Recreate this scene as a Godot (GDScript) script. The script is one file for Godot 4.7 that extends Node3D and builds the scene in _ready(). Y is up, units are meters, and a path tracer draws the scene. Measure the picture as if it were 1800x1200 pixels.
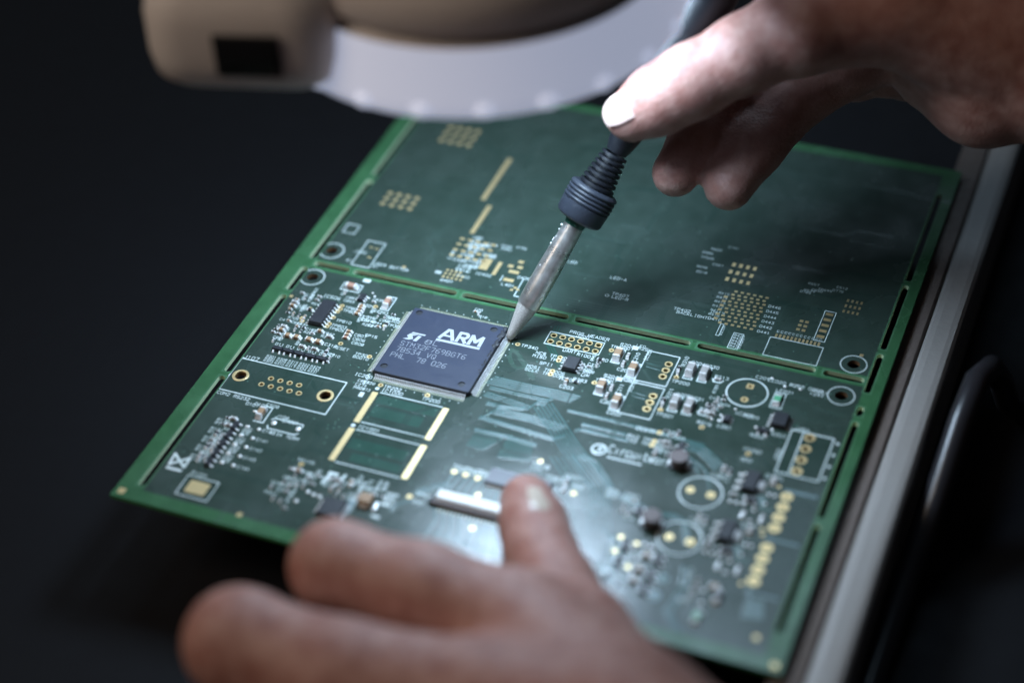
extends Node3D
# A green circuit board panel under a magnifier lamp, touched by a soldering iron. Board places are in millimetres: u to the right, v towards the viewer, h up from the board's top face.

const MM := 0.001
var M := {}
var board: Node3D
var art: Art
var counts := {}
var meshes := {}
var rng := RandomNumberGenerator.new()

const GLYPHS := {
	"A": "062046 1434", "B": "00063645443303 3342413000", "C": "4130100105163645", "D": "06003041453606", "E": "40000646 0333", "F": "400006 0333", "G": "41301001051636454323",
	"H": "0006 4046 0343", "I": "2026 1030 1636", "J": "4045361605", "K": "0006 400346", "L": "000646", "M": "0600234046", "N": "06004640", "O": "103041453616050110", "P": "06003041423303",
	"Q": "103041453616050110 2446", "R": "06003041423303 2346", "S": "413010010213334445361605", "T": "0040 2026", "U": "000516364540", "V": "002640", "W": "0016233640", "X": "0046 4006",
	"Y": "002340 2326", "Z": "40000646 00", "0": "103041453616050110", "1": "112026", "2": "011030414206 0646", "3": "004023334445361605", "4": "36300444", "5": "4000033344453606",
	"6": "402002051636454433 3303", "7": "004026", "8": "103041423313020110 130405163645 4433", "9": "431302011030414426", "+": "2125 0343", "-": "0343", "c": "4212030516364645", "i": "2226 2020",
	"r": "1216 132242", "u": "020516364542 4246", "t": "1015263645 0242", "w": "0216233642", "o": "123243453616050312", "x": "0246 4206",
}


# Draws print, traces and their relief into two byte pictures, laid out in millimetres of the surface.
class Art:
	var w: int
	var h: int
	var at: Vector2
	var scale: Vector2
	var color: PackedByteArray
	var relief: PackedByteArray

	func _init(low: Vector2, size: Vector2, pw: int, ph: int, base: Color):
		w = pw
		h = ph
		at = low
		scale = Vector2(pw / size.x, ph / size.y)
		var im := Image.create(pw, ph, false, Image.FORMAT_RGB8)
		im.fill(base)
		color = im.get_data()
		relief = PackedByteArray()
		relief.resize(pw * ph)
		relief.fill(40)

	func dot(x: int, y: int, c: Color, share: float, height: int) -> void:
		if x < 0 or y < 0 or x >= w or y >= h or share <= 0.0:
			return
		var i := y * w + x
		var s := minf(share, 1.0)
		color[i * 3] = int(lerpf(color[i * 3], c.r8, s))
		color[i * 3 + 1] = int(lerpf(color[i * 3 + 1], c.g8, s))
		color[i * 3 + 2] = int(lerpf(color[i * 3 + 2], c.b8, s))
		if height >= 0:
			relief[i] = int(lerpf(relief[i], height, s))

	func line(a: Vector2, b: Vector2, width: float, c: Color, height := -1) -> void:
		var p := (a - at) * scale
		var q := (b - at) * scale
		var d := q - p
		var long := d.length()
		if long < 0.01:
			return
		d /= long
		var half := maxf(width * (scale.x + scale.y) * 0.25, 0.5)
		var cap := half * 0.6
		if absf(d.x) >= absf(d.y):
			var reach := half / absf(d.x) + 1.0
			for x in range(int(floor(minf(p.x, q.x) - half)), int(ceil(maxf(p.x, q.x) + half)) + 1):
				var y0 := p.y + d.y / d.x * (x + 0.5 - p.x)
				for y in range(int(floor(y0 - reach)), int(ceil(y0 + reach)) + 1):
					var o := Vector2(x + 0.5, y + 0.5) - p
					var t := o.dot(d)
					dot(x, y, c, clampf(half + 0.5 - absf(o.cross(d)), 0, 1) * clampf(minf(t, long - t) + cap + 0.5, 0, 1), height)
		else:
			var reach := half / absf(d.y) + 1.0
			for y in range(int(floor(minf(p.y, q.y) - half)), int(ceil(maxf(p.y, q.y) + half)) + 1):
				var x0 := p.x + d.x / d.y * (y + 0.5 - p.y)
				for x in range(int(floor(x0 - reach)), int(ceil(x0 + reach)) + 1):
					var o := Vector2(x + 0.5, y + 0.5) - p
					var t := o.dot(d)
					dot(x, y, c, clampf(half + 0.5 - absf(o.cross(d)), 0, 1) * clampf(minf(t, long - t) + cap + 0.5, 0, 1), height)

	func path(points: Array, width: float, c: Color, height := -1, closed := false) -> void:
		for i in range(points.size() - (0 if closed else 1)):
			line(points[i], points[(i + 1) % points.size()], width, c, height)

	func ring(at_mm: Vector2, r: float, width: float, c: Color, height := -1) -> void:
		var low := (at_mm - Vector2(r + width, r + width) - at) * scale
		var high := (at_mm + Vector2(r + width, r + width) - at) * scale
		for y in range(int(low.y), int(high.y) + 2):
			for x in range(int(low.x), int(high.x) + 2):
				var d := absf((Vector2(x + 0.5, y + 0.5) / scale + at - at_mm).length() - r)
				dot(x, y, c, (width / 2 - d) * scale.x + 0.5, height)

	func disc(at_mm: Vector2, r: float, c: Color, height := -1) -> void:
		ring(at_mm, r / 2, r, c, height)

	func block(a: Vector2, b: Vector2, c: Color, height := -1, strength := 1.0) -> void:
		var low := (a - at) * scale
		var high := (b - at) * scale
		for y in range(maxi(int(low.y), 0), mini(int(high.y), h)):
			for x in range(maxi(int(low.x), 0), mini(int(high.x), w)):
				dot(x, y, c, strength, height)

	func shape(points: PackedVector2Array, c: Color, height := -1, strength := 1.0) -> void:
		var low := points[0]
		var high := points[0]
		for p in points:
			low = low.min(p)
			high = high.max(p)
		low = (low - at) * scale
		high = (high - at) * scale
		for y in range(int(low.y), int(high.y) + 1):
			for x in range(int(low.x), int(high.x) + 1):
				if Geometry2D.is_point_in_polygon(Vector2(x + 0.5, y + 0.5) / scale + at, points):
					dot(x, y, c, strength, height)

	func word(text: String, p: Vector2, size: float, c: Color, turned := false, height := -1, stroke := 0.0, slim := 1.0) -> void:
		var along := Vector2(0, -1) if turned else Vector2(1, 0)
		var down := Vector2(1, 0) if turned else Vector2(0, 1)
		var unit := size / 6.0
		for k in text.length():
			var glyph: String = GLYPHS.get(text[k], "")
			for stroke_text in glyph.split(" ", false):
				var last := Vector2.INF
				for i in range(0, stroke_text.length() - 1, 2):
					var here := p + along * (float(stroke_text[i]) * unit * slim + k * unit * 5.9 * slim) + down * float(stroke_text[i + 1]) * unit
					if last != Vector2.INF:
						line(last, here, stroke if stroke > 0.0 else size * 0.17, c, height)
					last = here

	func picture() -> ImageTexture:
		return ImageTexture.create_from_image(Image.create_from_data(w, h, false, Image.FORMAT_RGB8, color))

	func relief_picture() -> ImageTexture:
		return ImageTexture.create_from_image(Image.create_from_data(w, h, false, Image.FORMAT_L8, relief))


# ---------------------------------------------------------------- shapes
func P(u: float, v: float) -> Vector2:
	return Vector2(u, v)


func V(u: float, v: float, h: float) -> Vector3:
	return Vector3(u, h, v) * MM


func tool() -> SurfaceTool:
	var st := SurfaceTool.new()
	st.begin(Mesh.PRIMITIVE_TRIANGLES)
	return st


func rect_ring(cx: float, cz: float, w: float, d: float, y: float, cut := 0.0) -> PackedVector3Array:
	var a := w / 2
	var b := d / 2
	var flat: Array
	if cut > 0.0:
		flat = [P(a, -b + cut), P(a, b - cut), P(a - cut, b), P(-a + cut, b), P(-a, b - cut), P(-a, -b + cut), P(-a + cut, -b), P(a - cut, -b)]
	else:
		flat = [P(a, -b), P(a, b), P(-a, b), P(-a, -b)]
	var out := PackedVector3Array()
	for p in flat:
		out.append(Vector3(cx + p.x, y, cz + p.y) * MM)
	return out


func round_ring(cx: float, cz: float, w: float, d: float, y: float, r: float, n := 6) -> PackedVector3Array:
	var out := PackedVector3Array()
	for c in [[1, -1, -PI / 2], [1, 1, 0.0], [-1, 1, PI / 2], [-1, -1, PI]]:
		for k in n + 1:
			var a: float = c[2] + PI / 2 * k / n
			out.append(Vector3(cx + c[0] * (w / 2 - r) + cos(a) * r, y, cz + c[1] * (d / 2 - r) + sin(a) * r) * MM)
	return out


func circle_ring(cx: float, cz: float, r: float, y: float, n: int) -> PackedVector3Array:
	var out := PackedVector3Array()
	for k in n:
		var a := TAU * k / n
		out.append(Vector3(cx + cos(a) * r, y, cz + sin(a) * r) * MM)
	return out


func loft(st: SurfaceTool, rings: Array, low_cap := true, top_cap := true, smooth := -1) -> void:
	var n: int = rings[0].size()
	for i in rings.size() - 1:
		st.set_smooth_group(smooth if smooth < 0 else smooth + i % 2 if smooth >= 100 else smooth)
		for k in n:
			var a: Vector3 = rings[i][k]
			var b: Vector3 = rings[i][(k + 1) % n]
			var c: Vector3 = rings[i + 1][(k + 1) % n]
			var d: Vector3 = rings[i + 1][k]
			for p in [a, b, c, a, c, d]:
				st.add_vertex(p)
	st.set_smooth_group(-1)
	for cap in [[top_cap, rings[-1], false], [low_cap, rings[0], true]]:
		if not cap[0]:
			continue
		var mid := Vector3.ZERO
		for p in cap[1]:
			mid += p
		mid /= n
		for k in n:
			var a: Vector3 = cap[1][k]
			var b: Vector3 = cap[1][(k + 1) % n]
			for p in ([mid, b, a] if cap[2] else [mid, a, b]):
				st.add_vertex(p)


func box(st: SurfaceTool, cx: float, cz: float, w: float, d: float, y0: float, y1: float, soft := 0.0) -> void:
	if soft > 0.0:
		loft(st, [rect_ring(cx, cz, w, d, y0, soft * 0.6), rect_ring(cx, cz, w, d, y1 - soft, soft * 0.6), rect_ring(cx, cz, w - 2 * soft, d - 2 * soft, y1, soft * 0.3)])
	else:
		loft(st, [rect_ring(cx, cz, w, d, y0), rect_ring(cx, cz, w, d, y1)])


func lathe(st: SurfaceTool, profile: Array, n: int, smooth := 0, low_cap := true, top_cap := true, cx := 0.0, cz := 0.0) -> void:
	var rings := []
	for p in profile:
		rings.append(circle_ring(cx, cz, maxf(p.y, 0.001), p.x, n))
	loft(st, rings, low_cap, top_cap, smooth)


func tube(st: SurfaceTool, points: Array, radii: Array, n := 10) -> void:
	var rings := []
	var side := Vector3.ZERO
	for i in points.size():
		var d: Vector3 = (points[mini(i + 1, points.size() - 1)] - points[maxi(i - 1, 0)]).normalized()
		side = (d.cross(Vector3.UP if absf(d.y) < 0.95 else Vector3.RIGHT) if side == Vector3.ZERO else side - d * side.dot(d)).normalized()
		var other := side.cross(d)
		var ring := PackedVector3Array()
		for k in n:
			var a := TAU * k / n
			ring.append(points[i] + (side * cos(a) + other * sin(a)) * radii[i] * MM)
		rings.append(ring)
	loft(st, rings, true, true, 0)


func closed(st: SurfaceTool) -> ArrayMesh:
	st.generate_normals()
	return st.commit()


# ---------------------------------------------------------------- objects
func numbered(called: String, parent: Node) -> String:
	var key := "%d/%s" % [parent.get_instance_id(), called]
	counts[key] = counts.get(key, -1) + 1
	return called if counts[key] == 0 else "%s_%03d" % [called, counts[key]]


func note(o: Node3D, label := "", category := "", group := "", kind := "") -> Node3D:
	for pair in [["label", label], ["category", category], ["group", group], ["kind", kind]]:
		if pair[1]:
			o.set_meta(pair[0], pair[1])
	return o


func root(called: String, at := Vector3.ZERO, parent: Node = self) -> Node3D:
	var o := Node3D.new()
	o.name = numbered(called, parent)
	parent.add_child(o, true)
	o.position = at
	return o


func put(called: String, mesh: Mesh, materials: Array, parent: Node = self, at := Vector3.ZERO, turn := 0.0) -> MeshInstance3D:
	var o := MeshInstance3D.new()
	o.name = numbered(called, parent)
	o.mesh = mesh
	for i in mini(materials.size(), mesh.get_surface_count()):
		o.set_surface_override_material(i, materials[i])
	parent.add_child(o, true)
	o.position = at
	o.rotation.y = turn
	return o


func pair_mesh(first: SurfaceTool, second: SurfaceTool) -> ArrayMesh:
	first.generate_normals()
	second.generate_normals()
	var m: ArrayMesh = first.commit()
	return second.commit(m)


func mat(c: Color, rough: float, metal := 0.0, spec := 0.5) -> StandardMaterial3D:
	var m := StandardMaterial3D.new()
	m.albedo_color = c.linear_to_srgb()
	m.roughness = rough
	m.metallic = metal
	m.metallic_specular = spec
	return m


func noise_picture(size: int, freq: float, octaves: int, low: Color, high: Color, seed_n: int, kind := FastNoiseLite.TYPE_SIMPLEX_SMOOTH, mid := 0.5) -> NoiseTexture2D:
	var n := FastNoiseLite.new()
	n.seed = seed_n
	n.noise_type = kind
	n.frequency = freq
	n.fractal_octaves = octaves
	var t := NoiseTexture2D.new()
	t.width = size
	t.height = size
	t.seamless = true
	t.noise = n
	var g := Gradient.new()
	g.set_color(0, low)
	g.set_color(1, high)
	g.add_point(mid, low.lerp(high, 0.5))
	t.color_ramp = g
	return t


func grain(m: StandardMaterial3D, per_metre: float, low: float, high: float, relief := 0.0, seed_n := 1, freq := 0.02) -> StandardMaterial3D:
	m.uv1_triplanar = true
	m.uv1_scale = Vector3.ONE * per_metre
	m.roughness_texture = noise_picture(256, freq, 4, Color(low, low, low), Color(high, high, high), seed_n)
	m.roughness_texture_channel = BaseMaterial3D.TEXTURE_CHANNEL_RED
	m.roughness = 1.0
	if relief > 0.0:
		m.heightmap_enabled = true
		m.heightmap_texture = noise_picture(256, freq * 2.0, 5, Color.BLACK, Color.WHITE, seed_n + 7)
		m.heightmap_scale = relief
	return m


func _ready():
	rng.seed = 41
	# camera
	var lens := CameraAttributesPhysical.new()
	lens.frustum_focal_length = 65.474
	lens.frustum_focus_distance = 0.498
	lens.exposure_aperture = 3.8
	lens.frustum_near = 0.02
	lens.frustum_far = 20.0
	var cam := Camera3D.new()
	cam.name = "camera"
	cam.attributes = lens
	add_child(cam)
	cam.transform = Transform3D(Basis(Vector3(0.92819, -0.04986, -0.36875), Vector3(-0.20520, 0.75809, -0.61903), Vector3(0.31041, 0.65024, 0.69342)).orthonormalized(), V(170.91, 335.30, 324.07))
	cam.current = true
	# a dark room
	var env := Environment.new()
	env.background_mode = Environment.BG_COLOR
	env.background_color = Color(0.016, 0.017, 0.020).linear_to_srgb()
	env.tonemap_mode = Environment.TONE_MAPPER_LINEAR
	env.tonemap_exposure = 1.0
	env.sdfgi_enabled = true
	env.ssao_enabled = true
	env.ssil_enabled = true
	var world := WorldEnvironment.new()
	world.environment = env
	add_child(world)
	materials()
	unseen_ceiling_light(Vector3(-0.55, 0.78, 0.40), Vector3(0.02, 0.02, 0.0), Vector2(0.40, 0.40), Color(1.0, 0.92, 0.84), 0.31, "unseen warm lamp panel at the left, lighting the hands and the lamp housing")  # out of view, placed to light the hands and the magnifier housing
	unseen_ceiling_light(Vector3(-0.42, 1.78, -1.20), Vector3(0.07, 0, 0.055), Vector2(0.95, 0.32), Color(0.78, 0.90, 1.0), 0.62, "unseen cool lamp panel high behind the bench, lighting the board with a sheen")  # out of view, placed for the cool sheen on the near board
	magnifier_lamp()
	table_and_rail()
	circuit_board()
	soldering_iron()
	person()


func materials() -> void:
	M.black_plastic = grain(mat(Color(0.010, 0.011, 0.013), 0.5), 60.0, 0.42, 0.62, 0.004, 3)
	M.package = grain(mat(Color(0.016, 0.018, 0.024), 0.5), 220.0, 0.46, 0.6, 0.0016, 5, 0.06)
	M.solder = grain(mat(Color(0.86, 0.87, 0.88), 0.3, 0.4), 300.0, 0.22, 0.45, 0.0006, 8)
	M.tin = mat(Color(0.66, 0.66, 0.67), 0.34, 1.0)
	M.gold = grain(mat(Color(0.82, 0.63, 0.33), 0.35, 0.8), 200.0, 0.34, 0.5, 0.0, 9)
	M.hole = mat(Color(0.10, 0.052, 0.022), 0.6)
	M.tan = mat(Color(0.30, 0.19, 0.11), 0.5)
	M.grey_ceramic = mat(Color(0.30, 0.29, 0.28), 0.5)
	M.pink = mat(Color(0.36, 0.20, 0.14), 0.5)
	M.resistor = mat(Color(0.012, 0.012, 0.014), 0.4)
	M.ferrite = grain(mat(Color(0.14, 0.115, 0.115), 0.6), 150.0, 0.5, 0.7, 0.002, 12)
	M.laminate = grain(mat(Color(0.50, 0.62, 0.40), 0.6), 160.0, 0.5, 0.75, 0.008, 14)
	M.mask_edge = mat(Color(0.05, 0.20, 0.075), 0.45)
	M.white_plastic = mat(Color(0.78, 0.79, 0.78), 0.42)
	M.green_lens = mat(Color(0.10, 0.36, 0.20), 0.3)


func unseen_ceiling_light(at: Vector3, aim: Vector3, size: Vector2, tint: Color, power: float, label: String) -> void:  # an unseen room lamp: glowing panel with an area light before it
	var o := root("unseen_ceiling_lamp")
	note(o, label, "lamp", "unseen ceiling lamps over the bench")
	o.look_at_from_position(at, aim, Vector3.UP)
	var st := tool()
	loft(st, [PackedVector3Array([Vector3(-size.x, -size.y, 0.06) * 0.52, Vector3(size.x, -size.y, 0.06) * 0.52, Vector3(size.x, size.y, 0.06) * 0.52, Vector3(-size.x, size.y, 0.06) * 0.52]), PackedVector3Array([Vector3(-size.x, -size.y, 0.008) * 0.52, Vector3(size.x, -size.y, 0.008) * 0.52, Vector3(size.x, size.y, 0.008) * 0.52, Vector3(-size.x, size.y, 0.008) * 0.52])])
	put("housing", closed(st), [mat(Color(0.7, 0.69, 0.66), 0.5)], o)
	var glow := mat(Color(0.8, 0.78, 0.74), 0.6)
	glow.emission_enabled = true
	glow.emission = tint
	glow.emission_energy_multiplier = 0.4
	var face := QuadMesh.new()
	face.size = size
	var d := put("diffuser", face, [glow], o)
	d.rotation.y = PI
	var l := AreaLight3D.new()
	l.name = "unseen_ceiling_light"
	l.area_size = size
	l.light_color = tint
	l.light_energy = power
	l.area_range = 6.0
	l.shadow_enabled = true
	o.add_child(l)
	l.position = Vector3(0, 0, -0.006)


func magnifier_lamp() -> void:
	var o := root("magnifier_lamp", V(7.1, -23.3, 95))
	note(o, "beige magnifier lamp with a glowing white ring hanging over the circuit board", "magnifier lamp")
	var beige := grain(mat(Color(0.66, 0.60, 0.565), 0.5), 40.0, 0.42, 0.6, 0.004, 21)
	var st := tool()
	# round top housing with a recessed neck
	lathe(st, [P(15.2, 46.4), P(15.4, 43.6)], 72, 0, false, false)
	lathe(st, [P(15.4, 43.6), P(17.6, 43.4)], 72, 0, false, false)
	lathe(st, [P(17.6, 43.4), P(18.0, 45.4), P(19.0, 46.0), P(27.0, 45.2), P(30.2, 42.6), P(31.0, 38.0), P(30.0, 33.0), P(27.5, 30.6), P(22.0, 30.0), P(21.0, 15.0), P(19.0, 5.0)], 72, 0, false, false)
	put("housing", closed(st), [beige], o)
	# translucent skirt
	var skirt := mat(Color(0.80, 0.81, 0.83), 0.35)
	skirt.emission_enabled = true
	skirt.emission = Color(0.84, 0.88, 1.0)
	skirt.emission_energy_multiplier = 0.42
	st = tool()
	lathe(st, [P(0.2, 47.4), P(-0.5, 48.6), P(-0.4, 49.8), P(0.8, 50.3), P(3.0, 49.6), P(15.2, 46.4)], 96, 0, false, false)
	put("diffuser_skirt", closed(st), [skirt], o)
	var bright := skirt.duplicate()
	bright.emission_energy_multiplier = 0.52
	var bead := tool()
	lathe(bead, [P(-1.1, 0.6), P(-0.9, 1.9), P(-0.2, 3.0), P(1.2, 3.4), P(2.6, 2.2), P(3.2, 0.5)], 14, 0)
	var bead_mesh := closed(bead)
	for k in 22:
		var a := TAU * k / 22.0
		put("bead", bead_mesh, [bright], o, V(cos(a) * 48.0, sin(a) * 48.0, 0.3))
	# glowing underside
	var glow := mat(Color(0.85, 0.86, 0.88), 0.5)
	glow.emission_enabled = true
	glow.emission = Color(0.79, 0.90, 1.0)
	glow.emission_energy_multiplier = 3.0
	st = tool()
	lathe(st, [P(17.0, 4.0), P(16.8, 32.0)], 96, 0, false, false)
	put("light_ring", closed(st), [glow], o)
	st = tool()
	lathe(st, [P(16.8, 32.4), P(0.6, 46.8)], 96, 0, false, false)
	put("unseen_inner_cone", closed(st), [mat(Color(0.26, 0.26, 0.27), 0.6)], o)  # unseen inner wall, placed to hold back the lamp's sideways light
	for k in 18:
		var a := TAU * k / 12.0 if k < 12 else TAU * (k - 12) / 6.0
		var far := 26.0 if k < 12 else 11.0
		var l := AreaLight3D.new()
		l.name = "ring_light_%03d" % k
		l.area_size = Vector2(0.0120, 0.0120)
		l.light_color = Color(0.79, 0.90, 1.0)
		l.light_energy = 0.0017 if k < 12 else 0.0031
		l.area_range = 2.0
		l.shadow_enabled = true
		o.add_child(l)
		l.transform = Transform3D(Basis(Vector3.UP, -a) * Basis(Vector3.UP, PI / 2) * Basis(Vector3.RIGHT, -PI / 2), V(cos(a) * far, sin(a) * far, 15.6))
	var glass := StandardMaterial3D.new()
	glass.transparency = BaseMaterial3D.TRANSPARENCY_ALPHA
	glass.albedo_color = Color(1, 1, 1, 0.05)
	glass.roughness = 0.02
	st = tool()
	lathe(st, [P(23.0, 29.6), P(25.6, 20.0), P(26.6, 10.0), P(27.0, 0.5)], 48, 0, false, false)
	put("magnifying_lens", closed(st), [glass], o)
	# arm head with the rocker switch
	var turn := atan2(7.1, 28.3)
	var head := root("arm_head", V(-42.0, 25.0, 0), o)
	head.rotation.y = turn
	st = tool()
	loft(st, [round_ring(0, 0, 40, 58, 1.5, 9), round_ring(0, 0, 45, 63, 4.0, 11), round_ring(0, 0, 46.5, 64, 9, 11.5), round_ring(0, 0, 46, 63.5, 18, 11.5), round_ring(0, 0, 43, 61, 24, 11), round_ring(0, 0, 36, 54, 27.5, 9)], true, true, 0)
	put("cover", closed(st), [beige], head)
	st = tool()
	box(st, 0, 0, 15.0, 1.4, 7.0, 17.0)
	put("switch_frame", closed(st), [M.black_plastic], head, V(3.0, 32.2, 0))
	st = tool()
	loft(st, [rect_ring(0, 0, 12.4, 1.2, 8.4), rect_ring(0, 0.5, 12.4, 2.2, 12.0), rect_ring(0, -0.2, 12.4, 1.0, 15.8)])
	put("rocker_switch", closed(st), [mat(Color(0.006, 0.006, 0.007), 0.3)], head, V(3.0, 33.0, 0))
	st = tool()
	tube(st, [V(-4, -24, 20), V(-20, -70, 60), V(-60, -170, 180), V(-80, -220, 260)], [9, 8, 8, 8], 16)
	put("arm", closed(st), [beige], head)


func table_and_rail() -> void:
	# a smooth dark mat
	var mat_black := grain(mat(Color(0.0042, 0.0046, 0.0064), 0.6, 0.0, 0.3), 14.0, 0.62, 0.72, 0.0, 31)
	var st := tool()
	box(st, 0, 0, 1500, 1300, -46, -26)
	note(put("table", closed(st), [mat_black]), "matt black bench top under the circuit board", "", "", "structure")
	# the pale support the panel's long edge lies on
	var rail := root("support_rail", V(118, -20, -26))
	note(rail, "long pale grey rail with a brown side strip under the board's right edge", "support rail")
	var pale := grain(mat(Color(0.29, 0.28, 0.27), 0.5), 30.0, 0.35, 0.55, 0.006, 33)
	var brown := grain(mat(Color(0.125, 0.10, 0.088), 0.7), 50.0, 0.6, 0.85, 0.02, 35)
	st = tool()
	loft(st, [rect_ring(0, 0, 7.6, 330, 0), rect_ring(0, 0, 7.6, 330, 22.8), rect_ring(0, 0, 6.4, 330, 23.6)])
	put("edge_strip", closed(st), [brown], rail, V(-3.2, 0, 0))
	st = tool()
	loft(st, [rect_ring(0, 0, 8.6, 330, 0), rect_ring(0, 0, 8.6, 330, 21.8), rect_ring(0, 0, 8.0, 330, 23.2), rect_ring(0, 0, 6.4, 330, 24.0), rect_ring(0, 0, 3.4, 330, 24.3)])
	put("grey_profile", closed(st), [pale], rail, V(5.0, 0, 0))
	st = tool()
	tube(st, [V(129, 90, -23), V(130, 55, -23), V(131.3, 17, -19), V(133.4, 2, -9), V(134.9, -15, 2), V(136.3, -26, 7), V(138.5, -34, 5), V(141, -40, -4), V(143, -44, -14), V(147, -50, -22.5), V(160, -64, -22.8), V(200, -80, -22.8)], [3.2, 3.2, 3.2, 3.2, 3.2, 3.2, 3.2, 3.2, 3.2, 3.2, 3.2, 3.2], 20)
	note(put("cable", closed(st), [mat(Color(0.02, 0.02, 0.024), 0.3)]), "glossy black cable arching beside the pale rail", "cable")


# ---------------------------------------------------------------- board
var silk := Color(0.86, 0.89, 0.90)
var pour := Color(0.212, 0.272, 0.250)
var bare := Color(0.232, 0.40, 0.27)
var gap := Color(0.165, 0.245, 0.22)
var trace := Color(0.262, 0.40, 0.40)
var holes := []


func word(text: String, u: float, v: float, size := 1.05, turned := false) -> void:
	art.word(text, P(u, v), size, silk, turned, 120)


func frame(u0: float, v0: float, u1: float, v1: float, w := 0.3) -> void:
	art.path([P(u0, v0), P(u1, v0), P(u1, v1), P(u0, v1)], w, silk, 120, true)


func bundle(points: Array, n: int, pitch: Vector2, w := 0.3, c := trace) -> void:
	for k in n:
		var moved := []
		for p in points:
			moved.append(p + pitch * k)
		art.path(moved, w, c, 105 if c == trace else 62)


func through_hole(u: float, v: float, r: float, pad: float, square := false, called := "plated_hole") -> void:
	var key := "hole%s%s%s" % [r, pad, square]
	if not meshes.has(key):
		var a := tool()
		var b := tool()
		var n := 24
		var outer := PackedVector3Array()
		for k in n:
			var t := TAU * k / n
			var far := pad
			if square:
				far = minf(pad / maxf(absf(cos(t)), absf(sin(t))), pad * 1.3)
			outer.append(Vector3(cos(t) * far, 0.005, sin(t) * far) * MM)
		var lifted := PackedVector3Array()
		for p in outer:
			lifted.append(p * Vector3(0.97, 1, 0.97) + Vector3(0, 0.045, 0) * MM)
		loft(a, [outer, lifted, circle_ring(0, 0, r + 0.06, 0.05, n), circle_ring(0, 0, r, 0.0, n), circle_ring(0, 0, r, -0.5, n)], false, false)
		loft(b, [circle_ring(0, 0, r, -0.5, n), circle_ring(0, 0, r * 0.97, -1.5, n)], false, false)
		meshes[key] = pair_mesh(a, b)
	put(called, meshes[key], [M.gold, M.hole], board, V(u, v, 0))
	holes.append([P(u, v), r + 0.04, 14])


func test_point(u: float, v: float) -> void:
	through_hole(u, v, 0.32, 0.72, false, "test_point")


func gold_pad(u: float, v: float, w: float, d: float, metal: StandardMaterial3D = null, called := "gold_pad") -> void:
	var key := "pad%s_%s" % [w, d]
	if not meshes.has(key):
		var st := tool()
		loft(st, [rect_ring(0, 0, w, d, 0.004, minf(w, d) * 0.08), rect_ring(0, 0, w - 0.06, d - 0.06, 0.05, minf(w, d) * 0.08)], false)
		meshes[key] = closed(st)
	put(called, meshes[key], [metal if metal else M.gold], board, V(u, v, 0))


func solder_pad(u: float, v: float, w: float, d: float, tall := 0.28) -> void:
	var key := "bump%s_%s" % [w, d]
	if not meshes.has(key):
		var st := tool()
		var rings := []
		for s in [[1.0, 0.01], [0.97, 0.35], [0.8, 0.72], [0.5, 0.93], [0.2, 1.0]]:
			rings.append(round_ring(0, 0, w * s[0], d * s[0], tall * s[1], minf(w, d) * s[0] * 0.42, 3))
		loft(st, rings, false, true, 0)
		meshes[key] = closed(st)
	put("solder_pad", meshes[key], [M.solder], board, V(u, v, 0))


# a two-ended chip part; long is along v unless turned
func chip_part(u: float, v: float, long: float, wide: float, tall: float, body: StandardMaterial3D, along_u := false, called := "ceramic_capacitor", label := "") -> void:
	var turn := PI / 2 if along_u else 0.0
	var big := long >= 2.0
	var key := "chip%s_%s_%s" % [long, wide, tall]
	if not meshes.has(key):
		var a := tool()
		var cap := long * 0.2
		box(a, 0, 0, wide, long - 2 * cap + 0.1, 0.05, tall, tall * 0.06)
		meshes[key + "b"] = null
		var ends := []
		for s in [-1.0, 1.0]:
			var e := tool()
			var mid: float = s * (long / 2 - cap / 2)
			loft(e, [rect_ring(0, mid, wide + 0.06, cap, 0.02, 0.04), rect_ring(0, mid, wide + 0.06, cap, tall - tall * 0.08, 0.08 * wide), rect_ring(0, mid, wide - 0.1 * wide, cap * 0.7, tall + 0.03, 0.05 * wide)])
			# solder fillet
			var f: float = minf(tall * 0.75, 0.9)
			loft(e, [rect_ring(0, s * (long / 2 + f * 0.32), wide * 1.05, f * 0.78, 0.0), rect_ring(0, s * (long / 2 + f * 0.14), wide, f * 0.4, tall * 0.3), rect_ring(0, s * (long / 2), wide * 0.92, f * 0.12, tall * 0.72)])
			ends.append(e)
		if big:
			meshes[key] = closed(a)
			meshes[key + "0"] = closed(ends[0])
			meshes[key + "1"] = closed(ends[1])
		else:
			ends[0].generate_normals()
			ends[1].generate_normals()
			var both := tool()
			both.append_from(ends[0].commit(), 0, Transform3D())
			both.append_from(ends[1].commit(), 0, Transform3D())
			a.generate_normals()
			var m: ArrayMesh = a.commit()
			meshes[key] = both.commit(m)
	if big:
		var o := root(called, V(u, v, 0), board)
		o.rotation.y = turn
		put("body", meshes[key], [body], o)
		put("end_cap", meshes[key + "0"], [M.solder], o)
		put("end_cap", meshes[key + "1"], [M.solder], o)
		note(o, label)
	else:
		note(put(called, meshes[key], [body, M.solder], board, V(u, v, 0), turn), label)


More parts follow.
